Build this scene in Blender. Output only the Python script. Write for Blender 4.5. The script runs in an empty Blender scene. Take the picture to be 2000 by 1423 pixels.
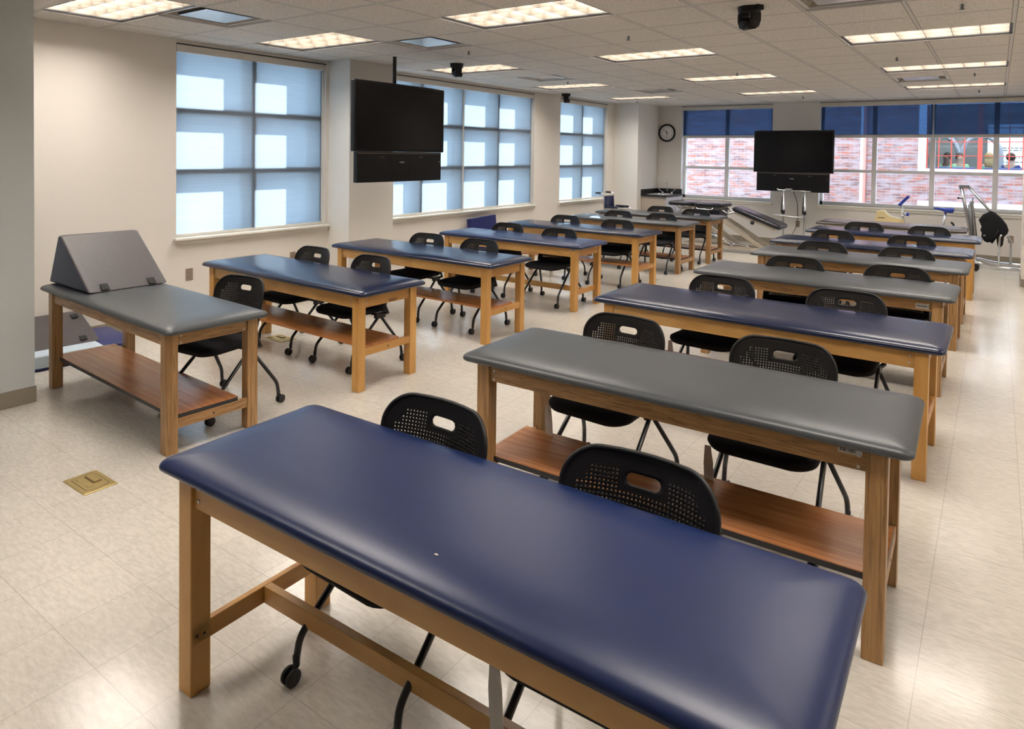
import bpy, bmesh, math, random
from mathutils import Matrix, Vector
random.seed(7)
S = bpy.context.scene
COL = S.collection
PI = math.pi

# ------------------------------------------------------------------ camera, world, sun, exposure
CEIL = 2.727
EYE = 1.66
F_PX, TH, PITCH, ROLL, PPY = 1331.18, .6185, .0252, .0139, 333.55
cam_d = bpy.data.cameras.new('camera')
cam = bpy.data.objects.new('camera', cam_d)
COL.objects.link(cam)
cam_d.sensor_width = 36
cam_d.lens = F_PX / 2000 * 36
cam_d.shift_y = -(711.5 - PPY) / 2000
cam_d.clip_start = .05
cam_d.clip_end = 200
h = Vector((-math.sin(TH), math.cos(TH), 0))
r0 = Vector((math.cos(TH), math.sin(TH), 0))
upz = Vector((0, 0, 1))
fwd = h * math.cos(PITCH) - upz * math.sin(PITCH)
u0 = h * math.sin(PITCH) + upz * math.cos(PITCH)
rt = r0 * math.cos(ROLL) + u0 * math.sin(ROLL)
up = -r0 * math.sin(ROLL) + u0 * math.cos(ROLL)
m = Matrix((rt, up, -fwd)).transposed().to_4x4()
m.translation = Vector((0, 0, EYE))
cam.matrix_world = m
S.camera = cam
S.view_settings.view_transform = 'Standard'
S.view_settings.look = 'None'
S.view_settings.gamma = 1
S.view_settings.exposure = .28
S.view_settings.use_curve_mapping = False

LAMP = 21.0
S.cycles.caustics_reflective = False
S.cycles.caustics_refractive = False
S.cycles.sample_clamp_indirect = 5
SKY = 6.0
SUN = 32.0
world = bpy.data.worlds.new('world')
S.world = world
world.use_nodes = True
bgn = world.node_tree.nodes['Background']
bgn.inputs['Color'].default_value = (.72, .87, 1, 1)
bgn.inputs['Strength'].default_value = SKY
sun_d = bpy.data.lights.new('sun', 'SUN')
sun_d.energy = SUN
sun_d.angle = math.radians(.6)
sun_d.color = (1, .97, .92)
sun = bpy.data.objects.new('sun', sun_d)
COL.objects.link(sun)
sun.rotation_euler = Vector((1, -1.65, -.95)).to_track_quat('-Z', 'Y').to_euler()
sun.location = (-12, 16, 12)

# ------------------------------------------------------------------ materials
MATS = {}
def _new(name):
    mt = bpy.data.materials.new(name); mt.use_nodes = True
    MATS[name] = mt
    nt = mt.node_tree
    return mt, nt, nt.nodes['Principled BSDF']
def c4(c): return (c[0], c[1], c[2], 1)
def plain(name, col, rough=.5, metal=0, spec=.5, noise=0, nscale=20, bump=0, bscale=200, coat=0):
    mt, nt, b = _new(name)
    b.inputs['Base Color'].default_value = c4(col)
    b.inputs['Roughness'].default_value = rough
    b.inputs['Metallic'].default_value = metal
    b.inputs['Specular IOR Level'].default_value = spec
    b.inputs['Coat Weight'].default_value = coat
    tc = nt.nodes.new('ShaderNodeTexCoord')
    if noise:
        n = nt.nodes.new('ShaderNodeTexNoise'); n.inputs['Scale'].default_value = nscale; n.inputs['Detail'].default_value = 5
        nt.links.new(tc.outputs['Object'], n.inputs['Vector'])
        mx = nt.nodes.new('ShaderNodeMix'); mx.data_type = 'RGBA'
        mx.inputs['A'].default_value = c4([x * (1 - noise) for x in col]); mx.inputs['B'].default_value = c4([min(1, x * (1 + noise)) for x in col])
        nt.links.new(n.outputs['Fac'], mx.inputs['Factor']); nt.links.new(mx.outputs['Result'], b.inputs['Base Color'])
    if bump:
        n2 = nt.nodes.new('ShaderNodeTexNoise'); n2.inputs['Scale'].default_value = bscale; n2.inputs['Detail'].default_value = 3
        nt.links.new(tc.outputs['Object'], n2.inputs['Vector'])
        bp = nt.nodes.new('ShaderNodeBump'); bp.inputs['Strength'].default_value = bump; bp.inputs['Distance'].default_value = .002
        nt.links.new(n2.outputs['Fac'], bp.inputs['Height']); nt.links.new(bp.outputs['Normal'], b.inputs['Normal'])
    return mt
def wood(name, c1, c2, axis, rough=.35, streak=.0, across=26, along=1.6):
    mt, nt, b = _new(name)
    tc = nt.nodes.new('ShaderNodeTexCoord'); oi = nt.nodes.new('ShaderNodeObjectInfo')
    mp = nt.nodes.new('ShaderNodeMapping')
    sc = [across] * 3; sc[axis] = along
    mp.inputs['Scale'].default_value = sc
    ml = nt.nodes.new('ShaderNodeMath'); ml.operation = 'MULTIPLY'; ml.inputs[1].default_value = 37
    nt.links.new(oi.outputs['Random'], ml.inputs[0])
    nt.links.new(ml.outputs[0], mp.inputs['Location'])
    nt.links.new(tc.outputs['Object'], mp.inputs['Vector'])
    n = nt.nodes.new('ShaderNodeTexNoise'); n.inputs['Scale'].default_value = 1; n.inputs['Detail'].default_value = 4; n.inputs['Distortion'].default_value = 1.2
    nt.links.new(mp.outputs['Vector'], n.inputs['Vector'])
    rp = nt.nodes.new('ShaderNodeValToRGB')
    rp.color_ramp.elements[0].position = .3; rp.color_ramp.elements[0].color = c4(c1)
    rp.color_ramp.elements[1].position = .7; rp.color_ramp.elements[1].color = c4(c2)
    nt.links.new(n.outputs['Fac'], rp.inputs['Fac'])
    out = rp.outputs['Color']
    if streak:
        w = nt.nodes.new('ShaderNodeTexNoise'); w.inputs['Scale'].default_value = 5; w.inputs['Detail'].default_value = 2; w.inputs['Distortion'].default_value = .6
        nt.links.new(mp.outputs['Vector'], w.inputs['Vector'])
        r2 = nt.nodes.new('ShaderNodeValToRGB')
        r2.color_ramp.elements[0].position = .52; r2.color_ramp.elements[0].color = (1, 1, 1, 1)
        r2.color_ramp.elements[1].position = .62; r2.color_ramp.elements[1].color = c4([1 - streak] * 3)
        nt.links.new(w.outputs['Fac'], r2.inputs['Fac'])
        mx = nt.nodes.new('ShaderNodeMix'); mx.data_type = 'RGBA'; mx.blend_type = 'MULTIPLY'; mx.inputs['Factor'].default_value = 1
        nt.links.new(out, mx.inputs['A']); nt.links.new(r2.outputs['Color'], mx.inputs['B'])
        out = mx.outputs['Result']
    nt.links.new(out, b.inputs['Base Color'])
    b.inputs['Roughness'].default_value = rough
    return mt
def mth(nt, op, a, b=None, c=None):
    n = nt.nodes.new('ShaderNodeMath'); n.operation = op
    for i, v in enumerate((a, b, c)):
        if v is None: continue
        if isinstance(v, (int, float)): n.inputs[i].default_value = v
        else: nt.links.new(v, n.inputs[i])
    return n.outputs[0]
def grid_mask(nt, vec, T, ox, oy, hw):
    """1 on the grid lines, hw = half width in metres"""
    sp = nt.nodes.new('ShaderNodeSeparateXYZ'); nt.links.new(vec, sp.inputs[0])
    ms = []
    for k, o in ((0, ox), (1, oy)):
        a = mth(nt, 'DIVIDE', mth(nt, 'SUBTRACT', sp.outputs[k], o), T)
        fr = mth(nt, 'ABSOLUTE', mth(nt, 'SUBTRACT', mth(nt, 'FRACT', mth(nt, 'ADD', a, .5)), .5))
        ms.append(mth(nt, 'LESS_THAN', fr, hw / T))
    return mth(nt, 'MAXIMUM', ms[0], ms[1])

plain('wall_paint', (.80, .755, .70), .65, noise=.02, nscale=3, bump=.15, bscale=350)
plain('back_paint_daylit', (.72, .69, .66), .65, noise=.02, nscale=3)  # less yellow than the other walls: cool daylight put into the colour
plain('jut_paint_bluelit', (.56, .59, .60), .65, noise=.02, nscale=3)  # grey-blue tone paints in the bluish light that falls on the jut
plain('pier_paint', (.80, .77, .72), .65, noise=.02, nscale=3, bump=.15, bscale=350)
plain('trim_paint', (.80, .77, .70), .4)
plain('base_rubber', (.27, .235, .185), .45)
plain('frame_paint', (.84, .84, .86), .4)
plain('dark_frame', (.16, .17, .19), .4)
plain('valance_metal', (.62, .585, .53), .4)
plain('black_line', (.015, .015, .017), .5)
plain('black_plastic', (.012, .012, .014), .42, bump=.2, bscale=600, spec=.4)
plain('back_plastic', (.008, .0075, .008), .48, spec=.35)
plain('black_fabric', (.008, .008, .011), .85, noise=.2, nscale=300, spec=.3)
plain('black_metal', (.012, .012, .013), .32, spec=.5)
plain('rubber', (.018, .018, .02), .55)
plain('navy_vinyl', (.0045, .015, .072), .34, noise=.14, nscale=5, bump=.05, bscale=260)
plain('navy_vinyl_dark', (.006, .012, .044), .24, noise=.15, nscale=5, bump=.05, bscale=260)
plain('grey_vinyl', (.052, .058, .066), .37, noise=.1, nscale=5, bump=.05, bscale=260)
plain('black_vinyl', (.012, .013, .022), .3)
plain('brown_vinyl', (.045, .036, .034), .3, noise=.1, nscale=6, bump=.2, bscale=260)
plain('wedge_vinyl', (.062, .053, .058), .52, noise=.1, nscale=7, bump=.5, bscale=40)
plain('wedge_side', (.040, .050, .085), .5, noise=.1, nscale=7)
plain('strap_black', (.012, .012, .012), .8)
plain('bright_navy', (.010, .018, .12), .45, noise=.1)
plain('pale_blue', (.50, .60, .70), .5)
plain('screen_black', (.003, .003, .004), .18, spec=.22)
plain('cabinet_black', (.006, .006, .007), .35, spec=.25)
plain('silver', (.55, .56, .58), .28, metal=1)
plain('chrome', (.75, .77, .80), .12, metal=1)
plain('brass', (.52, .40, .17), .33, metal=.75, noise=.08, nscale=40)
plain('brass_dark', (.12, .08, .03), .4, metal=.5)
plain('outlet_plate', (.27, .20, .155), .45)
plain('white_plastic', (.78, .78, .76), .4)
plain('label_white', (.52, .52, .50), .5)
plain('label_ink', (.02, .02, .025), .5)
plain('tag_white', (.62, .60, .58), .7)
plain('clock_white', (.9, .9, .92), .5)
plain('cabinet_laminate', (.42, .36, .30), .45)
plain('cabinet_door_laminate', (.60, .60, .66), .4)
plain('worktop_black', (.012, .012, .013), .25)
plain('beige_laminate', (.50, .43, .30), .4)
plain('cream_plastic', (.76, .62, .34), .35)
plain('cream_trim', (.80, .80, .78), .35)
plain('royal_blue', (.012, .04, .36), .5)
plain('beige_steel', (.56, .50, .42), .35)
plain('white_exterior', (.86, .86, .86), .6)
plain('red_paint', (.42, .055, .035), .5)
plain('pink_pipe', (.60, .19, .15), .5)
plain('asphalt', (.22, .21, .2), .9, noise=.2)
plain('neighbour_wall', (.25, .27, .27), .7)
plain('neighbour_arch', (.36, .40, .48), .7)
plain('skin_light', (.58, .38, .28), .6)
plain('skin_dark', (.20, .11, .075), .6)
plain('hair_brown', (.05, .028, .016), .7)
plain('hair_blonde', (.48, .34, .15), .7)
plain('hair_black', (.012, .010, .009), .7)
plain('shirt_green', (.30, .62, .34), .8)
plain('shirt_teal', (.04, .52, .40), .8)
plain('shirt_navy', (.02, .04, .22), .8)
plain('shirt_white', (.70, .70, .74), .8)
plain('table_blue', (.08, .14, .40), .5)
plain('vent_white', (.70, .69, .66), .4)
plain('vent_inner', (.78, .78, .78), .25, metal=.5)
plain('speaker_grille', (.36, .33, .30), .6)
plain('louver', (.15, .13, .105), .45, noise=.03)
plain('wear', (.60, .55, .42), .6)
wood('maple_x', (.50, .26, .075), (.66, .39, .135), 0, across=7, along=2.2)
wood('maple_y', (.42, .19, .045), (.56, .295, .085), 1, across=7, along=2.2)
wood('maple_z', (.48, .24, .060), (.62, .345, .105), 2, across=7, along=1.2)
wood('oak_x', (.25, .125, .045), (.47, .27, .115), 0, streak=.35, across=30, along=2.0)
wood('oak_y', (.27, .135, .048), (.47, .27, .115), 1, streak=.35, across=30, along=2.0)
wood('oak_z', (.28, .145, .052), (.48, .28, .12), 2, streak=.35, across=34, along=1.2)
wood('shelf_x', (.34, .125, .042), (.50, .215, .085), 0, streak=.15, across=22, along=1.4, rough=.27)
wood('cherry_x', (.36, .13, .035), (.46, .19, .06), 0, across=16, along=1.6, rough=.27)

def m_floor():
    mt, nt, b = _new('floor_tile')
    tc = nt.nodes.new('ShaderNodeTexCoord'); v = tc.outputs['Object']
    T = .3048
    line = grid_mask(nt, v, T, -2.0, .98, .0012)
    # per tile value
    sub = nt.nodes.new('ShaderNodeVectorMath'); sub.operation = 'SUBTRACT'; sub.inputs[1].default_value = (-2.0, .98, 0)
    nt.links.new(v, sub.inputs[0])
    dv = nt.nodes.new('ShaderNodeVectorMath'); dv.operation = 'SCALE'; dv.inputs['Scale'].default_value = 1 / T
    nt.links.new(sub.outputs[0], dv.inputs[0])
    fl = nt.nodes.new('ShaderNodeVectorMath'); fl.operation = 'FLOOR'; nt.links.new(dv.outputs[0], fl.inputs[0])
    wn = nt.nodes.new('ShaderNodeTexWhiteNoise'); wn.noise_dimensions = '2D'; nt.links.new(fl.outputs[0], wn.inputs['Vector'])
    # streaky mottling
    mp = nt.nodes.new('ShaderNodeMapping'); mp.inputs['Scale'].default_value = (22, 75, 1); mp.inputs['Rotation'].default_value = (0, 0, .6)
    nt.links.new(v, mp.inputs['Vector'])
    ad = nt.nodes.new('ShaderNodeVectorMath'); ad.operation = 'ADD'
    nt.links.new(mp.outputs[0], ad.inputs[0]); nt.links.new(wn.outputs['Color'], ad.inputs[1])
    n = nt.nodes.new('ShaderNodeTexNoise'); n.inputs['Scale'].default_value = 1; n.inputs['Detail'].default_value = 5; n.inputs['Roughness'].default_value = .65
    nt.links.new(ad.outputs[0], n.inputs['Vector'])
    rp = nt.nodes.new('ShaderNodeValToRGB')
    rp.color_ramp.elements[0].position = .3; rp.color_ramp.elements[0].color = (.46, .427, .375, 1)
    rp.color_ramp.elements[1].position = .65; rp.color_ramp.elements[1].color = (.575, .542, .487, 1)
    nt.links.new(n.outputs['Fac'], rp.inputs['Fac'])
    hs = nt.nodes.new('ShaderNodeHueSaturation'); nt.links.new(rp.outputs['Color'], hs.inputs['Color'])
    nt.links.new(mth(nt, 'ADD', mth(nt, 'MULTIPLY', wn.outputs['Value'], .05), .975), hs.inputs['Value'])
    mx = nt.nodes.new('ShaderNodeMix'); mx.data_type = 'RGBA'
    nt.links.new(mth(nt, 'MULTIPLY', line, .45), mx.inputs['Factor']); nt.links.new(hs.outputs['Color'], mx.inputs['A'])
    mx.inputs['B'].default_value = (.20, .165, .13, 1)
    nt.links.new(mx.outputs['Result'], b.inputs['Base Color'])
    n2 = nt.nodes.new('ShaderNodeTexNoise'); n2.inputs['Scale'].default_value = 2.3; n2.inputs['Detail'].default_value = 4
    nt.links.new(v, n2.inputs['Vector'])
    nt.links.new(mth(nt, 'ADD', mth(nt, 'MULTIPLY', n2.outputs['Fac'], .12), .11), b.inputs['Roughness'])
    b.inputs['Specular IOR Level'].default_value = .55
    n3 = nt.nodes.new('ShaderNodeTexNoise'); n3.inputs['Scale'].default_value = 9; n3.inputs['Detail'].default_value = 2
    nt.links.new(v, n3.inputs['Vector'])
    bp = nt.nodes.new('ShaderNodeBump'); bp.inputs['Strength'].default_value = .12; bp.inputs['Distance'].default_value = .004
    nt.links.new(n3.outputs['Fac'], bp.inputs['Height']); nt.links.new(bp.outputs['Normal'], b.inputs['Normal'])
m_floor()
GX, GY, TT = -6.0234, 2.1653, .6096
def m_ceil():
    mt, nt, b = _new('ceiling_tile')
    tc = nt.nodes.new('ShaderNodeTexCoord'); v = tc.outputs['Object']
    tee = grid_mask(nt, v, TT, GX, GY, .011)
    edge = grid_mask(nt, v, TT, GX, GY, .017)  # dark band beside the tees, tile-edge shadow painted into the colour
    n = nt.nodes.new('ShaderNodeTexNoise'); n.inputs['Scale'].default_value = 90; n.inputs['Detail'].default_value = 3
    nt.links.new(v, n.inputs['Vector'])
    rp = nt.nodes.new('ShaderNodeValToRGB')
    rp.color_ramp.elements[0].position = .36; rp.color_ramp.elements[0].color = (.54, .50, .45, 1)
    rp.color_ramp.elements[1].position = .52; rp.color_ramp.elements[1].color = (.76, .71, .65, 1)
    nt.links.new(n.outputs['Fac'], rp.inputs['Fac'])
    m1 = nt.nodes.new('ShaderNodeMix'); m1.data_type = 'RGBA'; nt.links.new(edge, m1.inputs['Factor'])
    nt.links.new(rp.outputs['Color'], m1.inputs['A']); m1.inputs['B'].default_value = (.26, .23, .20, 1)
    m2 = nt.nodes.new('ShaderNodeMix'); m2.data_type = 'RGBA'; nt.links.new(tee, m2.inputs['Factor'])
    nt.links.new(m1.outputs['Result'], m2.inputs['A']); m2.inputs['B'].default_value = (.62, .60, .58, 1)
    nt.links.new(m2.outputs['Result'], b.inputs['Base Color'])
    b.inputs['Roughness'].default_value = .8
m_ceil()
def m_brick():
    mt, nt, b = _new('brick')
    tc = nt.nodes.new('ShaderNodeTexCoord')
    sp = nt.nodes.new('ShaderNodeSeparateXYZ'); nt.links.new(tc.outputs['Object'], sp.inputs[0])
    cb = nt.nodes.new('ShaderNodeCombineXYZ'); nt.links.new(sp.outputs[0], cb.inputs[0]); nt.links.new(sp.outputs[2], cb.inputs[1])
    br = nt.nodes.new('ShaderNodeTexBrick')
    br.inputs['Scale'].default_value = 1; br.inputs['Brick Width'].default_value = .21; br.inputs['Row Height'].default_value = .068
    br.inputs['Mortar Size'].default_value = .007; br.inputs['Mortar Smooth'].default_value = .3; br.inputs['Bias'].default_value = -.1
    br.inputs['Color1'].default_value = (.19, .09, .09, 1); br.inputs['Color2'].default_value = (.40, .12, .075, 1)
    br.inputs['Mortar'].default_value = (.30, .27, .27, 1)
    nt.links.new(cb.outputs[0], br.inputs['Vector'])
    n = nt.nodes.new('ShaderNodeTexNoise'); n.inputs['Scale'].default_value = 5; n.inputs['Detail'].default_value = 6
    mp = nt.nodes.new('ShaderNodeMapping'); mp.inputs['Scale'].default_value = (.6, 2.2, 1); nt.links.new(cb.outputs[0], mp.inputs['Vector'])
    nt.links.new(mp.outputs[0], n.inputs['Vector'])
    r = nt.nodes.new('ShaderNodeValToRGB'); r.color_ramp.elements[0].position = .4; r.color_ramp.elements[0].color = (0, 0, 0, 1)
    r.color_ramp.elements[1].position = .62; r.color_ramp.elements[1].color = (.8, .8, .8, 1)
    nt.links.new(n.outputs['Fac'], r.inputs['Fac'])
    mx = nt.nodes.new('ShaderNodeMix'); mx.data_type = 'RGBA'
    nt.links.new(r.outputs['Color'], mx.inputs['Factor']); nt.links.new(br.outputs['Color'], mx.inputs['A']); mx.inputs['B'].default_value = (.36, .29, .305, 1)
    nt.links.new(mx.outputs['Result'], b.inputs['Base Color']); b.inputs['Roughness'].default_value = .85
m_brick()
def m_glass():
    mt, nt, b = _new('window_glass')
    nt.nodes.remove(b)
    o = nt.nodes['Material Output']
    t = nt.nodes.new('ShaderNodeBsdfTransparent'); t.inputs['Color'].default_value = (.95, .98, 1, 1)
    g = nt.nodes.new('ShaderNodeBsdfGlossy'); g.inputs['Roughness'].default_value = .02
    mx = nt.nodes.new('ShaderNodeMixShader')
    mx.inputs[0].default_value = .05; nt.links.new(t.outputs[0], mx.inputs[1]); nt.links.new(g.outputs[0], mx.inputs[2])
    nt.links.new(mx.outputs[0], o.inputs['Surface'])
m_glass()
def m_shade(name, tcol, open_, tint, face):
    mt, nt, b = _new(name)
    nt.nodes.remove(b)
    o = nt.nodes['Material Output']
    tc = nt.nodes.new('ShaderNodeTexCoord')
    mp = nt.nodes.new('ShaderNodeMapping'); mp.inputs['Scale'].default_value = (3, 3, 110); nt.links.new(tc.outputs['Object'], mp.inputs['Vector'])
    n = nt.nodes.new('ShaderNodeTexNoise'); n.inputs['Scale'].default_value = 1; n.inputs['Detail'].default_value = 3
    nt.links.new(mp.outputs[0], n.inputs['Vector'])
    mc = nt.nodes.new('ShaderNodeMix'); mc.data_type = 'RGBA'; nt.links.new(n.outputs['Fac'], mc.inputs['Factor'])
    mc.inputs['A'].default_value = c4([x * .88 for x in tcol]); mc.inputs['B'].default_value = c4([min(1, x * 1.12) for x in tcol])
    tl = nt.nodes.new('ShaderNodeBsdfTranslucent'); nt.links.new(mc.outputs['Result'], tl.inputs['Color'])
    df = nt.nodes.new('ShaderNodeBsdfDiffuse'); df.inputs['Color'].default_value = c4(face)
    tp = nt.nodes.new('ShaderNodeBsdfTransparent'); tp.inputs['Color'].default_value = c4(tint)
    m1 = nt.nodes.new('ShaderNodeMixShader'); m1.inputs[0].default_value = .38
    nt.links.new(tl.outputs[0], m1.inputs[1]); nt.links.new(df.outputs[0], m1.inputs[2])
    m2 = nt.nodes.new('ShaderNodeMixShader'); m2.inputs[0].default_value = open_
    nt.links.new(m1.outputs[0], m2.inputs[1]); nt.links.new(tp.outputs[0], m2.inputs[2])
    nt.links.new(m2.outputs[0], o.inputs['Surface'])
m_shade('shade_fabric', (.44, .48, .51), .135, (.76, .88, 1), (.28, .31, .35))
m_shade('shade_fabric_unlit', (.055, .085, .14), .38, (.42, .60, .86), (.10, .12, .16))  # same fabric as the left shades, its sunless look put into darker colours
def m_emit(name, col, st):
    mt, nt, b = _new(name)
    b.inputs['Base Color'].default_value = (.8, .8, .8, 1)
    b.inputs['Emission Color'].default_value = c4(col); b.inputs['Emission Strength'].default_value = st
m_emit('lamp_panel', (1, .92, .83), LAMP)
m_emit('added_fill_panel', (1, .97, .92), 5.0)  # fill light added inside the neighbour's room
m_emit('projection', (.50, .76, .84), .75)

# ------------------------------------------------------------------ mesh builder
class MB:
    def __init__(s): s.v = []; s.f = []; s.mi = []; s.sm = []
    def add(s, vs, fs, mi=0, M=None, smooth=False):
        k = len(s.v)
        for p in vs:
            p = Vector(p)
            if M is not None: p = M @ p
            s.v.append(p)
        for f in fs: s.f.append([i + k for i in f]); s.mi.append(mi); s.sm.append(smooth)
        return s
    def box(s, x0, x1, y0, y1, z0, z1, mi=0, M=None):
        x0, x1 = min(x0, x1), max(x0, x1); y0, y1 = min(y0, y1), max(y0, y1); z0, z1 = min(z0, z1), max(z0, z1)
        vs = [(x0, y0, z0), (x1, y0, z0), (x1, y1, z0), (x0, y1, z0), (x0, y0, z1), (x1, y0, z1), (x1, y1, z1), (x0, y1, z1)]
        return s.add(vs, [(0, 3, 2, 1), (4, 5, 6, 7), (0, 1, 5, 4), (1, 2, 6, 5), (2, 3, 7, 6), (3, 0, 4, 7)], mi, M)
    def prism(s, poly, a, b, axis=2, mi=0, M=None, smooth=False):
        """poly of 2-D points extruded from a to b along axis"""
        def P(p, t):
            return {2: (p[0], p[1], t), 1: (p[0], t, p[1]), 0: (t, p[0], p[1])}[axis]
        n = len(poly)
        vs = [P(p, a) for p in poly] + [P(p, b) for p in poly]
        fs = [list(range(n))[::-1], list(range(n, 2 * n))]
        s.add(vs, fs, mi, M)
        return s.add(vs, [(i, (i + 1) % n, n + (i + 1) % n, n + i) for i in range(n)], mi, M, smooth)
    def lathe(s, prof, n=24, mi=0, M=None, smooth=True, cap=True):
        vs = []; fs = []
        for r, z in prof:
            for i in range(n):
                a = 2 * PI * i / n; vs.append((r * math.cos(a), r * math.sin(a), z))
        for k in range(len(prof) - 1):
            for i in range(n):
                j = (i + 1) % n; fs.append((k * n + i, k * n + j, (k + 1) * n + j, (k + 1) * n + i))
        s.add(vs, fs, mi, M, smooth)
        if cap:
            s.add(vs[:n], [list(range(n))[::-1]], mi, M); s.add(vs[-n:], [list(range(n))], mi, M)
        return s
    def tube(s, pts, r, n=10, mi=0, M=None, round_=0):
        pts = [Vector(p) for p in pts]
        if round_ and not isinstance(r, (list, tuple)):
            q = [pts[0]]
            for i in range(1, len(pts) - 1):
                a, b, c = pts[i - 1], pts[i], pts[i + 1]
                d1 = min(round_, (a - b).length * .45); d2 = min(round_, (c - b).length * .45)
                p1 = b + (a - b).normalized() * d1; p2 = b + (c - b).normalized() * d2
                for t in (0, .25, .5, .75, 1): q.append(p1 * (1 - t) ** 2 + b * 2 * t * (1 - t) + p2 * t * t)
            q.append(pts[-1]); pts = q
        rs = r if isinstance(r, (list, tuple)) else [r] * len(pts)
        vs = []; fs = []
        ref = Vector((0, 0, 1))
        prev = None
        for i, p in enumerate(pts):
            t = (pts[min(i + 1, len(pts) - 1)] - pts[max(i - 1, 0)]).normalized()
            if prev is None:
                a = ref if abs(t.z) < .9 else Vector((1, 0, 0))
                u = t.cross(a).normalized()
            else:
                u = (prev - t * prev.dot(t)).normalized()
            prev = u; w = t.cross(u)
            for k in range(n):
                an = 2 * PI * k / n; vs.append(p + (u * math.cos(an) + w * math.sin(an)) * rs[i])
        for i in range(len(pts) - 1):
            for k in range(n):
                j = (k + 1) % n; fs.append((i * n + k, i * n + j, (i + 1) * n + j, (i + 1) * n + k))
        s.add(vs, fs, mi, M, True)
        L = len(pts) - 1
        s.add([vs[k] for k in range(n)], [list(range(n))], mi, M); s.add([vs[L * n + k] for k in range(n)], [list(range(n))[::-1]], mi, M)
        return s
    def loft(s, loops, mi=0, M=None, smooth=True, cap0=True, cap1=True):
        n = len(loops[0]); vs = [p for l in loops for p in l]; fs = []
        for k in range(len(loops) - 1):
            for i in range(n):
                j = (i + 1) % n; fs.append((k * n + i, k * n + j, (k + 1) * n + j, (k + 1) * n + i))
        if cap0: fs.append(list(range(n))[::-1])
        if cap1: fs.append(list(range((len(loops) - 1) * n, len(loops) * n)))
        return s.add(vs, fs, mi, M, smooth)
    def build(s, name, mats, parent=None, bevel=0, loc=None, weld=True):
        me = bpy.data.meshes.new(name)
        me.from_pydata([tuple(v) for v in s.v], [], s.f)
        if isinstance(mats, str): mats = [mats]
        for mm in mats: me.materials.append(MATS[mm])
        for p, mi, sm in zip(me.polygons, s.mi, s.sm): p.material_index = mi; p.use_smooth = sm
        bm = bmesh.new(); bm.from_mesh(me)
        if weld: bmesh.ops.remove_doubles(bm, verts=bm.verts, dist=1e-5)
        bmesh.ops.recalc_face_normals(bm, faces=bm.faces)
        bm.to_mesh(me); bm.free(); me.update()
        o = bpy.data.objects.new(name, me); COL.objects.link(o)
        if parent is not None: o.parent = parent
        if loc is not None: o.location = loc
        if bevel:
            b = o.modifiers.new('bevel', 'BEVEL'); b.width = bevel; b.segments = 2; b.limit_method = 'ANGLE'; b.angle_limit = math.radians(50)
        return o
def Tm(x, y, z): return Matrix.Translation((x, y, z))
def R(a, ax): return Matrix.Rotation(a, 4, ax)
def thing(name, label, cat, loc=(0, 0, 0), rz=0, group=None):
    o = bpy.data.objects.new(name, None); COL.objects.link(o)
    o.location = loc; o.rotation_euler = (0, 0, rz); o.empty_display_size = .1
    return tag(o, label, cat, group)
def tag(o, label, cat, group=None, kind=None):
    o['label'] = label; o['category'] = cat
    if group: o['group'] = group
    if kind: o['kind'] = kind
    return o
def struct(o, label=None):
    o['kind'] = 'structure'
    return o
def dup(root, loc, rz, label, group=None):
    r = root.copy(); COL.objects.link(r); r.location = loc; r.rotation_euler = (0, 0, rz); r['label'] = label
    if group: r['group'] = group
    for ch in list(root.children):
        c = ch.copy(); COL.objects.link(c); c.parent = r
        for g in list(ch.children):
            d = g.copy(); COL.objects.link(d); d.parent = c
    return r
def text_mesh(name, s, size, mat, parent, M, depth=.0008):
    cu = bpy.data.curves.new(name, 'FONT'); cu.body = s; cu.size = size; cu.align_x = 'CENTER'; cu.align_y = 'CENTER'; cu.extrude = depth
    o = bpy.data.objects.new(name, cu); COL.objects.link(o)
    me = bpy.data.meshes.new_from_object(o); bpy.data.objects.remove(o)
    me.transform(M); me.materials.clear(); me.materials.append(MATS[mat])
    n = bpy.data.objects.new(name, me); COL.objects.link(n); n.parent = parent
    return n
def rrect(w, d, r, z, n=6):
    r = max(r, .001); pts = []
    for cx, cy, a0 in ((w / 2 - r, d / 2 - r, 0), (-w / 2 + r, d / 2 - r, PI / 2), (-w / 2 + r, -d / 2 + r, PI), (w / 2 - r, -d / 2 + r, 3 * PI / 2)):
        for k in range(n + 1):
            a = a0 + PI / 2 * k / n; pts.append((cx + r * math.cos(a), cy + r * math.sin(a), z))
    return pts

# ------------------------------------------------------------------ setting
XL, YB, XR, YF = -6.4, 13.6, 5.2, -4.2
THK = .36
struct(MB().box(XL - THK, XR + .2, YF - .2, YB + THK, -.12, 0).build('floor', 'floor_tile'))
# left wall with three openings
W1, W2, W3 = (3.45, 5.225), (5.98, 9.63), (10.47, 12.265)
ZS, ZT = .785, 2.66
b = MB()
b.box(XL - THK, XL, YF, YB + THK, 0, ZS).box(XL - THK, XL, YF, YB + THK, ZT, CEIL + .3)
for a, c in ((YF, W1[0]), (W1[1], W2[0]), (W2[1], W3[0]), (W3[1], YB + THK)): b.box(XL - THK, XL, a, c, ZS, ZT)
struct(b.build('wall_left', 'wall_paint'))
B1, B2 = (-5.36, -3.54), (-2.69, .87)
ZB = .80
b = MB()
b.box(XL, XR, YB, YB + THK, 0, ZB).box(XL, XR, YB, YB + THK, 2.675, CEIL + .3)
for a, c in ((XL, B1[0]), (B1[1], B2[0]), (B2[1], XR)): b.box(a, c, YB, YB + THK, ZB, 2.675)
struct(b.build('wall_back', 'back_paint_daylit'))
struct(MB().box(XR, XR + .2, YF, YB, 0, CEIL + .3).build('wall_right', 'wall_paint'))
struct(MB().box(XL, XR, YF - .2, YF, 0, CEIL + .3).build('wall_front', 'wall_paint'))
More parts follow.
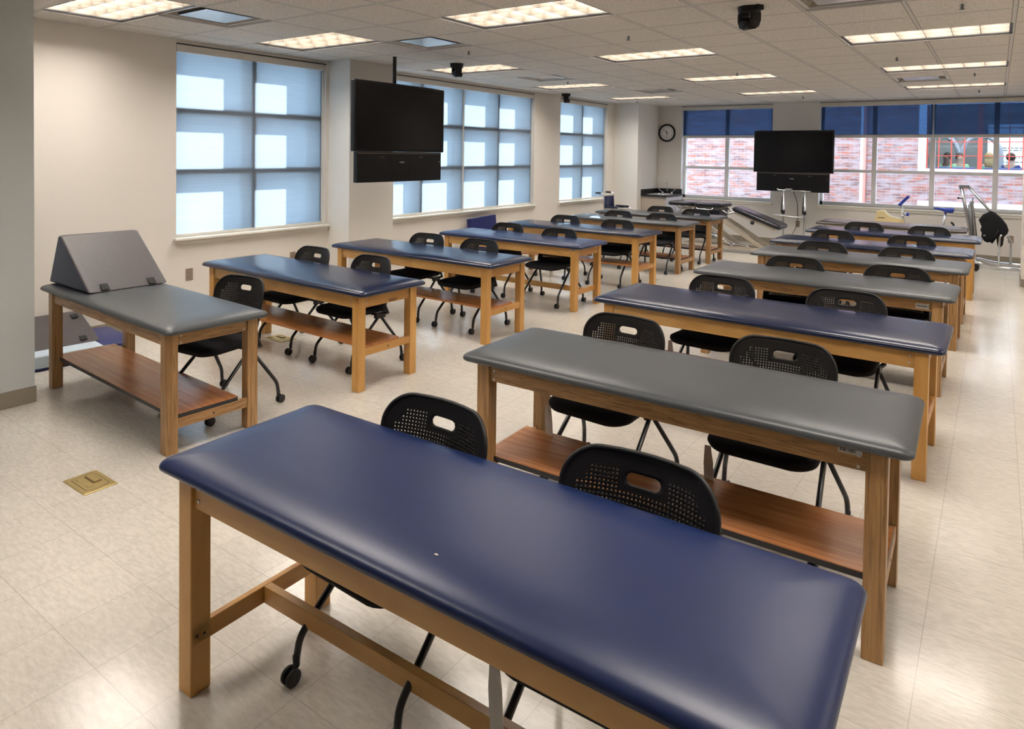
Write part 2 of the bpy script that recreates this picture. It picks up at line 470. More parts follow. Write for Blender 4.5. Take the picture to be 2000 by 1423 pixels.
struct(MB().box(XL, -5.08, YF, 1.80, 0, CEIL).build('wall_left_near_jut', 'jut_paint_bluelit'))
struct(MB().box(XL, -6.035, 5.27, 5.97, 0, CEIL).build('column', 'pier_paint'))
struct(MB().box(XL, -5.87, 12.58, YB, 0, CEIL).build('column', 'pier_paint'))
struct(MB().box(.30, .95, 11.18, 11.85, 0, CEIL).build('column', 'wall_paint'))
bh = .105
def base(name, segs):
    b = MB()
    for x0, x1, y0, y1 in segs: b.box(x0, x1, y0, y1, 0, bh)
    return struct(b.build(name, 'base_rubber', bevel=.003))
t = .008
base('baseboard_left', [(XL, XL + t, 1.80, 5.27), (XL, XL + t, 5.97, 12.58), (-5.08, -5.08 + t, YF, 1.80), (XL, -5.08 + t, 1.80, 1.80 + t),
                        (XL, -6.035 + t, 5.27 - t, 5.27), (-6.035, -6.035 + t, 5.27, 5.97), (XL, -6.035 + t, 5.97, 5.97 + t), (XL, -5.87 + t, 12.58 - t, 12.58)])
base('baseboard_back', [(-5.33, XR, YB - t, YB)])
base('baseboard_column', [(.30 - t, .30, 11.18 - t, 11.85), (.30, .95, 11.18 - t, 11.18)])

# ceiling: quads on the grid, open where lights and vents go
LIGHTS = [(0, 0), (0, 3), (0, 7), (0, 11), (0, 15), (4, 3), (4, 7), (4, 11), (4, 15), (8, 7), (8, 11), (8, 15),
          (4, -1), (4, -4), (8, 3), (8, -1), (12, 3), (12, 7), (12, 11), (12, 15), (12, -1), (16, 7), (16, 11), (16, 3)]  # lights beyond the view; the rearmost is added to brighten the near table
VENTS = [(1, 1), (2, 4), (1, 9), (2, 13), (8, 13), (8, 4)]
skip = set()
for i, j in LIGHTS: skip.add((i, j)); skip.add((i + 1, j))
for q in VENTS: skip.add(q)
xs = [XL] + [GX + k * TT for k in range(0, 19) if XL < GX + k * TT < XR] + [XR]
ys = [YF] + [GY + k * TT for k in range(-11, 20) if YF < GY + k * TT < YB] + [YB]
b = MB()
for a in range(len(xs) - 1):
    for c in range(len(ys) - 1):
        i = round((xs[a] - GX) / TT) if a else -1
        j = round((ys[c] - GY) / TT) if c else -11
        if (i, j) in skip: continue
        b.add([(xs[a], ys[c], CEIL), (xs[a + 1], ys[c], CEIL), (xs[a + 1], ys[c + 1], CEIL), (xs[a], ys[c + 1], CEIL)], [(0, 1, 2, 3)])
ceil = struct(b.build('ceiling', 'ceiling_tile'))
md = ceil.modifiers.new('thick', 'SOLIDIFY'); md.thickness = .02; md.offset = -1 
struct(MB().box(XL, XR, YF, YB, CEIL + .25, CEIL + .3).build('ceiling_deck', 'neighbour_wall'))

# ---- windows
def side_window(name, y0, y1, mulls, parent_label=None):
    o = bpy.data.objects.new(name, None); COL.objects.link(o); o['kind'] = 'structure'
    xi, xo = -6.478, -6.655
    rails = (2.04, 1.445)
    b = MB()
    b.box(xo, xi, y0, y0 + .035, ZS, ZT).box(xo, xi, y1 - .035, y1, ZS, ZT).box(xo, xi, y0, y1, ZS, ZS + .05).box(xo, xi, y0, y1, ZT - .04, ZT)
    for yy in mulls: b.box(xo - .002, xi + .002, yy - .033, yy + .033, ZS + .001, ZT - .001)
    for z in rails: b.box(xo + .001, xi + .001, y0 + .001, y1 - .001, z - .032, z + .032)
    b.build('window_frame', 'dark_frame', o, weld=False)  # pale frames coloured dark to paint in their backlit silhouette
    ed = [y0 + .035] + list(mulls) + [y1 - .035]
    zz = [ZS + .05] + sorted(rails) + [ZT - .04]
    for k in range(len(ed) - 1):
        for q in range(3):
            MB().box(-6.60, -6.595, ed[k] + (.024 if k else 0), ed[k + 1] - (.024 if k < len(ed) - 2 else 0), zz[q] + .024, zz[q + 1] - .024).build('window_pane', 'window_glass', o)
    b = MB().box(-6.47, -6.345, y0 - .03, y1 + .03, ZS - .005, ZS + .018).box(XL, XL + .028, y0 - .015, y1 + .015, ZS - .045, ZS - .005)
    b.build('window_sill', 'trim_paint', o, bevel=.004)
    return o
side_window('window_1', W1[0], W1[1], [4.33])
side_window('window_2', W2[0], W2[1], [6.93, 7.815, 8.70])
side_window('window_3', W3[0], W3[1], [11.38])
def back_window(name, x0, x1, mulls):
    o = bpy.data.objects.new(name, None); COL.objects.link(o); o['kind'] = 'structure'
    yi, yo = YB + .13, YB + .21
    rails = (1.43, 2.06)
    b = MB()
    b.box(x0, x0 + .05, yi, yo, ZB, 2.675).box(x1 - .05, x1, yi, yo, ZB, 2.675).box(x0, x1, yi, yo, ZB, ZB + .06).box(x0, x1, yi, yo, 2.62, 2.675)
    for xx in mulls: b.box(xx - .038, xx + .038, yi - .003, yo - .003, ZB + .001, 2.674)
    for z in rails: b.box(x0, x1, yi + .002, yo, z - .027, z + .027)
    b.build('window_frame', 'frame_paint', o, bevel=.002, weld=False)
    ed = [x0 + .05] + list(mulls) + [x1 - .05]
    zz = [ZB + .06] + list(rails) + [2.62]
    for k in range(len(ed) - 1):
        for q in range(3):
            MB().box(ed[k] + (.038 if k else 0), ed[k + 1] - (.038 if k < len(ed) - 2 else 0), YB + .165, YB + .17, zz[q] + (.027 if q else 0), zz[q + 1] - (.027 if q < 2 else 0)).build('window_pane', 'window_glass', o)
    b = MB().box(x0 - .03, x1 + .03, YB - .04, YB + .13, ZB - .03, ZB).box(x0 - .015, x1 + .015, YB - .022, YB, ZB - .07, ZB - .03)
    b.build('window_sill', 'trim_paint', o, bevel=.004)
back_window('window_4', B1[0], B1[1], [-4.45])
back_window('window_5', B2[0], B2[1], [-1.80, -.91, -.02])

# ---- roller shades (a thing each) and their valances
def shade(label, kind, a0, a1, zb, fabric, group, fab_in=.003):
    t_ = thing('roller_shade', label, 'window shade', (0, 0, 0), 0, group)
    if kind == 'L':
        MB().box(-6.462, -6.460, a0 + fab_in, a1 - fab_in, zb + .02, 2.594).build('shade_cloth', fabric, t_)
        MB().box(-6.470, -6.452, a0 + fab_in, a1 - fab_in, zb, zb + .028).build('hem_bar', 'trim_paint', t_, bevel=.003)
        MB().box(-6.474, -6.43, a1 - .012, a1 - .004, zb, 2.594).build('side_channel', 'trim_paint', t_)
    else:
        MB().box(a0 + fab_in, a1 - fab_in, YB + .075, YB + .077, zb + .03, 2.604).build('shade_cloth', fabric, t_)
        MB().box(a0 + fab_in, a1 - fab_in, YB + .060, YB + .085, zb, zb + .042).build('hem_bar', 'valance_metal', t_, bevel=.004)
    return t_
shade('pale roller shade on the nearest left-wall window, sun patches glowing through', 'L', W1[0], W1[1], .805, 'shade_fabric', 'roller shades on the left wall')
shade('pale roller shade on the middle left-wall window, half behind the hanging screen', 'L', W2[0], 7.81, .805, 'shade_fabric', 'roller shades on the left wall')
shade('pale roller shade on the middle left-wall window, far half beyond the bright gap', 'L', 7.825, W2[1], .805, 'shade_fabric', 'roller shades on the left wall')
shade('pale roller shade on the smallest left-wall window near the far corner', 'L', W3[0], W3[1], .805, 'shade_fabric', 'roller shades on the left wall')
shade('dark blue half-drawn roller shade beside the wall clock', 'B', B1[0], B1[1], 2.045, 'shade_fabric_unlit', 'half-drawn shades on the back wall')
shade('dark blue half-drawn roller shade directly right of the far screen', 'B', B2[0], -.915, 2.045, 'shade_fabric_unlit', 'half-drawn shades on the back wall')
shade('dark blue half-drawn roller shade at the right edge, people seen below it', 'B', -.895, B2[1], 2.045, 'shade_fabric_unlit', 'half-drawn shades on the back wall')
def valance(label, kind, a0, a1, z0=2.595, z1=2.66):
    b = MB()
    if kind == 'L': b.box(XL - .07, XL + .012, a0, a1, z0, z1, 0).box(XL - .05, XL + .014, a0, a1 + .006, z1, z1 + .012, 1)
    else: b.box(a0, a1, YB - .012, YB + .10, z0, z1, 0).box(a0 - .006, a1, YB - .014, YB + .04, z1, z1 + .010, 1)
    tag(b.build('shade_valance', ['valance_metal', 'black_line']), label, 'valance', 'shade valances')
valance('beige shade valance along the top of the nearest left window', 'L', W1[0], W1[1] - .01)
valance('beige shade valance along the middle left window, behind the ceiling pole', 'L', W2[0], W2[1] - .03)
valance('short beige shade valance above the far left window', 'L', W3[0], W3[1] - .01)
valance('grey shade valance above the back window beside the clock', 'B', B1[0], B1[1], 2.605, 2.675)
valance('long grey shade valance above the wide back window at right', 'B', B2[0], B2[1], 2.605, 2.675)

# ------------------------------------------------------------------ ceiling fixtures
def make_light(label):
    t_ = thing('ceiling_light', label, 'ceiling light', (0, 0, CEIL), 0, 'recessed louvered ceiling lights')
    w, d = 2 * TT - .03, TT - .03
    MB().box(-w / 2, w / 2, -d / 2, d / 2, .098, .102).build('lamp_panel', 'lamp_panel', t_)
    hb = MB()
    hb.box(-w / 2 - .006, -w / 2, -d / 2, d / 2, 0, .104, 0).box(w / 2, w / 2 + .006, -d / 2, d / 2, 0, .104, 0).box(-w / 2, w / 2, -d / 2 - .006, -d / 2, 0, .104, 0).box(-w / 2, w / 2, d / 2, d / 2 + .006, 0, .104, 0)
    hb.box(-w / 2 - .006, w / 2 + .006, -d / 2 - .006, d / 2 + .006, .103, .107, 0)
    hb.build('housing', 'louver', t_, weld=False)
    lv = MB(); hh = .078
    for k in range(1, 6): x = -w / 2 + w * k / 6; lv.box(x - .0022, x + .0022, -d / 2, d / 2, 0.006, hh)
    for k in range(1, 3): y = -d / 2 + d * k / 3; lv.box(-w / 2, w / 2, y - .0022, y + .0022, 0.006, hh)
    lv.build('louver', 'louver', t_, weld=False)
    f = MB(); o_ = .016
    W, D = w / 2, d / 2
    f.box(-W - o_, -W + .006, -D - o_, D + o_, -.006, .004).box(W - .006, W + o_, -D - o_, D + o_, -.006, .004).box(-W, W, -D - o_, -D + .006, -.006, .004).box(-W, W, D - .006, D + o_, -.006, .004)
    f.build('frame', 'black_line', t_, weld=False)
    return t_
rowname = {0: 'first', 3: 'second', 7: 'third', 11: 'fourth', 15: 'farthest'}
L0_ = None
for i, j in LIGHTS:
    if i == 0: lab = {0: 'louvered ceiling light at the top left corner above the bare wall', 3: 'louvered ceiling light just above the nearest left window', 7: 'louvered ceiling light partly behind the black camera over the hanging screen',
                      11: 'louvered ceiling light beyond the middle left window, fourth in the left line', 15: 'farthest louvered ceiling light of the left line, above the clock corner'}[j]
    elif i == 4: lab = {3: 'large louvered ceiling light at the top centre, nearest of the middle line', 7: 'louvered ceiling light in the middle line, second from the camera', 11: 'louvered ceiling light in the middle line, third from the camera', 15: 'farthest louvered ceiling light of the middle line, above the left back window'}.get(j, 'unseen louvered ceiling light added behind the viewpoint, middle line')
    elif i == 8: lab = {7: 'widest louvered ceiling light at the upper right, nearest of the right line', 11: 'louvered ceiling light in the right line, second of three', 15: 'farthest louvered ceiling light of the right line, above the wide back window'}.get(j, 'louvered ceiling light above and behind the viewpoint, right line')
    else: lab = 'louvered ceiling light right of the picture, over the rest of the room'
    loc = (GX + (i + 1) * TT, GY + (j + .5) * TT, CEIL)
    if L0_ is None:
        L0_ = make_light(lab); L0_.location = loc
    else: dup(L0_, loc, 0, lab)
def make_vent(label):
    t_ = thing('air_vent', label, 'air vent', (0, 0, CEIL), 0, 'square ceiling air vents')
    D = TT / 2 - .002
    f = MB()
    f.box(-D, -D + .03, -D, D, -.004, .01).box(D - .03, D, -D, D, -.004, .01).box(-D + .03, D - .03, -D, -D + .03, -.004, .01).box(-D + .03, D - .03, D - .03, D, -.004, .01)
    f.build('frame', 'vent_white', t_, weld=False)
    q = D - .03; e = D - .10
    c = MB().loft([[(-q, -q, .004), (q, -q, .004), (q, q, .004), (-q, q, .004)], [(-e, -e, .075), (e, -e, .075), (e, e, .075), (-e, e, .075)]], smooth=False, cap0=False, cap1=False)
    c.box(-e, e, -e, e, .0745, .076)
    c.build('throat', 'base_rubber', t_)
    g = D - .10
    p = MB().box(-g, g, -g, g, -.006, -.004, 0).box(-g, g, -g, g, -.004, .014, 1)  # black sides paint in the shaded gap around the plaque
    p.build('plaque', ['vent_inner', 'black_line'], t_, weld=False)
    return t_
vl = ['square white ceiling vent beside the top left light', 'square white ceiling vent near the pole of the hanging screen', 'square white ceiling vent beyond the middle left window light',
      'small far ceiling vent above the clock corner', 'square ceiling vent between the two far lights of the right line', 'ceiling vent cut off by the top edge, right of the black camera']
V0 = None
for (i, j), lab in zip(VENTS, vl):
    loc = (GX + (i + .5) * TT, GY + (j + .5) * TT, CEIL)
    if V0 is None: V0 = make_vent(lab); V0.location = loc
    else: dup(V0, loc, 0, lab)
sp = [(-4.50, 3.71, 'round ceiling speaker above the nearest left window'), (-4.48, 7.30, 'round ceiling speaker by the third left vent'), (-2.69, 7.40, 'round ceiling speaker under the centre light, right of it'),
      (-.85, 7.43, 'round ceiling speaker just past the widest right light'), (-4.5, 11.02, 'round ceiling speaker near the clock corner'), (-2.73, 11.18, 'round ceiling speaker before the farthest centre light'), (-.87, 11.17, 'round ceiling speaker before the farthest right light')]
s0 = MB().lathe([(.0, -.006), (.105, -.008), (.122, -.006), (.125, 0)], 32, cap=False)
o0 = None
for x, y, lab in sp:
    if o0 is None: o0 = s0.build('ceiling_speaker', 'speaker_grille'); o = o0
    else: o = o0.copy(); COL.objects.link(o)
    o.location = (x, y, CEIL); tag(o, lab, 'speaker', 'round ceiling speakers')
sk = [(-4.46, 5.47, 'sprinkler head near the second left vent'), (-2.67, 5.49, 'sprinkler head right of the large top centre light'), (-5.07, 8.48, 'sprinkler head above the middle left window end'), (-5.70, 12.14, 'sprinkler head in front of the corner column'),
      (-2.68, 8.59, 'sprinkler head just before the third centre light'), (-2.74, 12.42, 'sprinkler head past the farthest centre light'), (-.87, 8.03, 'sprinkler head below the right round speaker'), (-.25, 9.93, 'sprinkler head past the second right light'),
      (-.25, 12.37, 'sprinkler head past the farthest right light'), (-.22, 5.5, 'sprinkler head at the top right edge')]
def make_sprinkler(lab):
    t_ = thing('sprinkler', lab, 'sprinkler', (0, 0, 0), 0, 'ceiling sprinkler heads')
    MB().lathe([(.036, 0), (.034, -.006), (.012, -.009), (.009, -.016)], 16).build('escutcheon', 'dark_frame', t_)
    b = MB().tube([(0, 0, -.012), (0, 0, -.052)], .006, 8).lathe([(.0, -.052), (.018, -.054), (.018, -.057), (0, -.058)], 12, cap=False)
    b.tube([(-.004, 0, -.018), (-.013, 0, -.034), (-.004, 0, -.052)], .0022, 6).tube([(.004, 0, -.018), (.013, 0, -.034), (.004, 0, -.052)], .0022, 6)
    b.build('nozzle', 'dark_frame', t_)
    return t_
o0 = None
for x, y, lab in sk:
    if o0 is None: o0 = make_sprinkler(lab); o0.location = (x, y, CEIL)
    else: dup(o0, (x, y, CEIL), 0, lab)
def make_cam(lab):
    t_ = thing('ceiling_camera', lab, 'camera', (0, 0, 0), 0, 'black pan-tilt cameras on the ceiling')
    MB().lathe([(.082, 0), (.088, -.008), (.082, -.018), (.076, -.055), (.074, -.07)], 28).build('mount_base', 'cabinet_black', t_)
    # yoke: two arms either side of the head
    y_ = MB()
    for sx in (-1, 1):
        y_.loft([[(sx * .045, -.045, z) if q == 0 else (sx * .045, .045, z) if q == 1 else (sx * .072, .04, z) if q == 2 else (sx * .072, -.04, z) for q in range(4)] for z in (-.065, -.12)] +
                [[(sx * .045, -.03, -.165), (sx * .045, .03, -.165), (sx * .066, .026, -.165), (sx * .066, -.026, -.165)]], smooth=False)
    y_.build('yoke', 'cabinet_black', t_, bevel=.004)
    hd = MB().tube([(-.046, 0, -.135), (.046, 0, -.135)], .042, 20)
    hd.tube([(0, .0, -.135), (0, -.062, -.150)], [.034, .028], 20)
    hd.build('camera_head', 'cabinet_black', t_)
    MB().tube([(0, -.060, -.1495), (0, -.066, -.151)], .02, 16).build('lens', 'screen_black', t_)
    MB().box(.055, .105, -.03, .03, -.055, -.012).build('connector_box', 'cabinet_black', t_, bevel=.004)
    return t_
c0 = make_cam('largest black ceiling camera at the top right, above the middle aisle'); c0.location = (-1.44, 4.86, CEIL); c0.rotation_euler = (0, 0, -.5)
dup(c0, (-5.20, 6.16, CEIL), 2.6, 'black ceiling camera beside the hanging screen, in front of a light')
dup(c0, (-6.1, 10.15, CEIL), 2.2, 'smallest black ceiling camera, at the top corner of the far left window')

# ------------------------------------------------------------------ treatment tables
def cushion(mb, L, W, zb, r=.035):
    prof = [(.022, 0), (.008, .002), (.001, .009), (0, .016), (.003, .025), (.010, .032), (.024, .038), (.05, .0445), (.085, .049), (.125, .0515), (.17, .0525)]
    loops = [rrect(L - 2 * d, W - 2 * d, r if d < .03 else max(.012, r - .3 * (d - .03)), zb + z, 6) for d, z in prof]
    mb.loft(loops, smooth=True)
def table(label, cx, cy, ro, L, W, zb=.668, vinyl='navy_vinyl', wd='maple', base_='hrail', extra=()):
    t_ = thing('treatment_table', label, 'treatment table', (cx, cy, 0), ro, 'padded wooden treatment tables')
    b = MB(); cushion(b, L, W, zb); b.build('cushion', vinyl, t_)
    lg = .066
    fx, fy = L / 2 - .075, W / 2 - .035
    for sx in (-1, 1):
        for sy in (-1, 1):
            x0, x1 = (fx - lg, fx) if sx > 0 else (-fx, -fx + lg)
            y0, y1 = (fy - lg, fy) if sy > 0 else (-fy, -fy + lg)
            MB().box(x0, x1, y0, y1, 0, zb).build('leg', wd + '_z', t_, bevel=.0035)
    ah = .092 if wd == 'maple' else .078
    rc, th = .012, .022
    for sy in (-1, 1):
        y0 = sy * (fy - rc); y1 = y0 - sy * th
        MB().box(-fx + lg, fx - lg, y0, y1, zb - ah, zb).build('apron', wd + '_x', t_, bevel=.002)
    for sx in (-1, 1):
        x0 = sx * (fx - rc); x1 = x0 - sx * th
        ap = MB().box(x0, x1, -fy + lg, fy - lg, zb - ah, zb).build('apron', wd + '_y', t_, bevel=.002)
    # screws on the aprons and legs
    if base_ != 'none':
        for sx in (-1, 1):
            for dz in (.028, .066):
                for fac in (0, 1):
                    if fac == 0: M = Tm(sx * (fx - lg - .022), -(fy - rc) - .0005, zb - dz) @ R(PI / 2, 'X')
                    else: M = Tm(fx - rc + .0005, sx * (fy - lg - .018), zb - dz) @ R(PI / 2, 'Y')
                    if fac == 1 or sx: MB().lathe([(.0055, -.001), (.0055, .002), (.003, .003)], 10, M=M).build('screw', 'silver', t_)
    if base_ == 'hrail':
        for sx in (-1, 1):
            xi = sx * (fx - lg); x1 = xi + sx * .022
            st = MB().box(xi, x1, -fy + .004, fy - .004, .155, .212).build('stretcher', wd + '_y', t_, bevel=.002)
            for yy in (-fy + .02, -fy + .045):
                MB().lathe([(.005, -.0005), (.005, .0008)], 10, M=Tm(xi - sx * .0003, yy, .182 - .004 * (yy > -fy + .03)) @ R(-sx * PI / 2, 'Y')).build('screw_hole', 'black_line', t_)
        MB().box(-fx + lg, fx - lg, -.014, .014, .155, .212).build('centre_rail', wd + '_x', t_, bevel=.002)
    if base_ in ('board', 'shelf'):
        zt = .262 if base_ == 'board' else .312
        if zb > .69: zt = .268
        if zb < .69 and base_ == 'board': zt = .215
        y0 = -fy + (.045 if base_ == 'board' else .06); y1 = y0 + (.375 if base_ == 'board' else .33)
        # notched around the near legs: the board lies between the legs lengthwise, over the end rails
        s_ = MB()
        xin = fx - lg - .002
        for (xa, xb, ya, yb) in ((-xin, xin, y0, y1), (-fx + .008, -xin, max(y0, -fy + lg + .002), y1), (xin, fx - .008, max(y0, -fy + lg + .002), y1)):
            s_.box(xa, xb, ya, yb, zt - .004, zt, 0); s_.box(xa, xb, ya, yb, zt - (.026 if base_ == 'board' else .018), zt - .004, 1)
        s_.build('shelf', ['shelf_x', 'black_line'] if base_ == 'board' else ['cherry_x', 'cherry_x'], t_)
        zr = zt - (.026 if base_ == 'board' else .018)
        for sx in (-1, 1):
            x0 = sx * (fx - .006); x1 = x0 - sx * .024
            MB().box(x0, x1, -fy + lg, fy - lg, zr - .055, zr).build('end_rail', wd + '_y', t_, bevel=.002)
            MB().lathe([(.006, -.0005), (.006, .001)], 10, M=Tm(x0 + sx * .0003, .0, zr - .028) @ R(sx * PI / 2, 'Y')).build('screw_hole', 'black_line', t_)
    return t_, fx, fy
RT = [(-1.147, 1.384, .024, 1.888, .612), (-1.102, 2.755, .028, 1.814, .630), (-1.192, 4.380, -.007, 2.021, .684), (-1.141, 5.900, -.009, 1.875, .678),
      (-1.095, 7.340, -.012, 1.851, .690), (-1.155, 8.520, -.005, 1.976, .690), (-1.098, 10.010, -.004, 1.945, .70), (-1.28, 11.509, .0, 1.934, .689)]
LT = [(-4.450, 2.200, -.045, 1.860, .613), (-4.480, 3.480, -.016, 2.040, .635), (-4.537, 4.950, -.006, 2.10, .650), (-4.495, 6.495, -.004, 1.98, .635),
      (-4.500, 7.890, -.018, 2.10, .640), (-4.486, 9.430, -.022, 1.94, .640), (-4.547, 10.633, -.0, 2.08, .680)]
tb = {}
tb['R0'] = table('large navy padded treatment table nearest the camera, no shelf, H-shaped stretcher', *RT[0], zb=.672, vinyl='navy_vinyl', wd='maple', base_='hrail')
tb['R1'] = table('grey padded oak treatment table with barcode label and wide shelf, second in right row', *RT[1], zb=.700, vinyl='grey_vinyl', wd='oak', base_='board')
tb['R2'] = table('navy padded maple treatment table, third in the right row', *RT[2], vinyl='navy_vinyl_dark', wd='maple', base_='shelf')
tb['R3'] = table('grey padded oak treatment table with small white label, fourth in right row', *RT[3], vinyl='grey_vinyl', wd='oak', base_='board')
tb['R4'] = table('grey padded oak treatment table, fifth in the right row', *RT[4], vinyl='grey_vinyl', wd='oak', base_='hrail')
tb['R5'] = table('navy padded treatment table, sixth in the right row', *RT[5], vinyl='navy_vinyl_dark', wd='oak', base_='board')
tb['R6'] = table('navy padded treatment table, seventh in right row, before the brown-edged one', *RT[6], vinyl='navy_vinyl_dark', wd='maple', base_='shelf')
tb['L0'] = table('grey padded oak treatment table carrying the big foam wedge, nearest on the left', *LT[0], zb=.668, vinyl='grey_vinyl', wd='oak', base_='board')
tb['L1'] = table('navy padded maple treatment table with name plate, second in the left row', *LT[1], vinyl='navy_vinyl_dark', wd='maple', base_='shelf')
tb['L2'] = table('navy padded maple treatment table below the hanging screen, third in left row', *LT[2], vinyl='navy_vinyl_dark', wd='maple', base_='shelf')
tb['L3'] = table('navy padded maple table without shelf, white sticker on leg, fourth in left row', *LT[3], vinyl='navy_vinyl', wd='maple', base_='hrail')
tb['L4'] = table('navy padded maple treatment table, fifth in the left row', *LT[4], vinyl='navy_vinyl_dark', wd='maple', base_='shelf')
tb['L5'] = table('grey padded oak treatment table, sixth in the left row', *LT[5], vinyl='grey_vinyl', wd='oak', base_='board')
tb['L6'] = table('grey padded oak treatment table, last in the left row near the wheelchair', *LT[6], vinyl='grey_vinyl', wd='oak', base_='board')
# far table of the right row: brown cushion on a tapered beige cabinet
cx, cy, ro, L, W = RT[7]
t_ = thing('treatment_table', 'dark brown padded table on a tapered beige base, farthest in the right row', 'treatment table', (cx, cy, 0), ro, 'padded wooden treatment tables')
b = MB(); cushion(b, L, W, .650); b.build('cushion', 'brown_vinyl', t_)
MB().loft([rrect(L - .95, W - .18, .01, 0, 1), rrect(L - .75, W - .16, .01, .52, 1), rrect(L - .18, W - .05, .01, .652, 1)], smooth=False).build('pedestal', 'beige_laminate', t_, bevel=.004)
# labels
t_, fx, fy = tb['R1']
MB().box(fx - .066 - .085, fx - .066 - .012, -(fy - .012) - .0012, -(fy - .012), .700 - .030, .700 - .004).build('barcode_label', 'label_white', t_)
b = MB(); x = fx - .066 - .080
for k in range(13):
    w = random.choice((.0016, .0024, .0034)); b.box(x, x + w, -(fy - .012) - .0018, -(fy - .012) - .0012, .676, .692); x += w + random.choice((.0012, .002, .0026))
b.build('barcode', 'label_ink', t_, weld=False)
t_, fx, fy = tb['R3']
MB().box(fx - .066 - .10, fx - .066 - .02, -(fy - .012) - .0012, -(fy - .012), .604, .640).build('paper_label', 'label_white', t_)
b = MB(); x = fx - .066 - .092
for k in range(9): b.box(x, x + .0045, -(fy - .012) - .0018, -(fy - .012) - .0012, .616, .628); x += .0072
b.build('label_print', 'label_ink', t_, weld=False)
t_, fx, fy = tb['L3']
MB().box(fx - .062, fx - .008, -fy - .0012, -fy, .645, .664).build('sticker', 'label_white', t_)
MB().box(fx - .052, fx - .018, -fy - .0018, -fy - .0012, .651, .659).build('sticker_print', 'label_ink', t_)
t_, fx, fy = tb['L1']
text_mesh('name_plate', 'BAILEY', .027, 'label_ink', t_, Tm(fx - .012 + .0005, .055, .592) @ R(PI / 2, 'Z') @ R(PI / 2, 'X'))
# little worn nicks in the vinyl
def nick(key, x, y, z, s=.006):
    MB().lathe([(.0, .0008), (s * .7, .0006), (s, -.0004)], 8, M=Tm(x, y, z) @ Matrix.Diagonal((1, .45, 1, 1)), cap=False).build('worn_nick', 'wear', tb[key][0])
nick('R0', .10, -.205, .672 + .0522); nick('R1', -.42, .165, .700 + .0525, .006); nick('R3', .45, .12, .668 + .0526, .006)

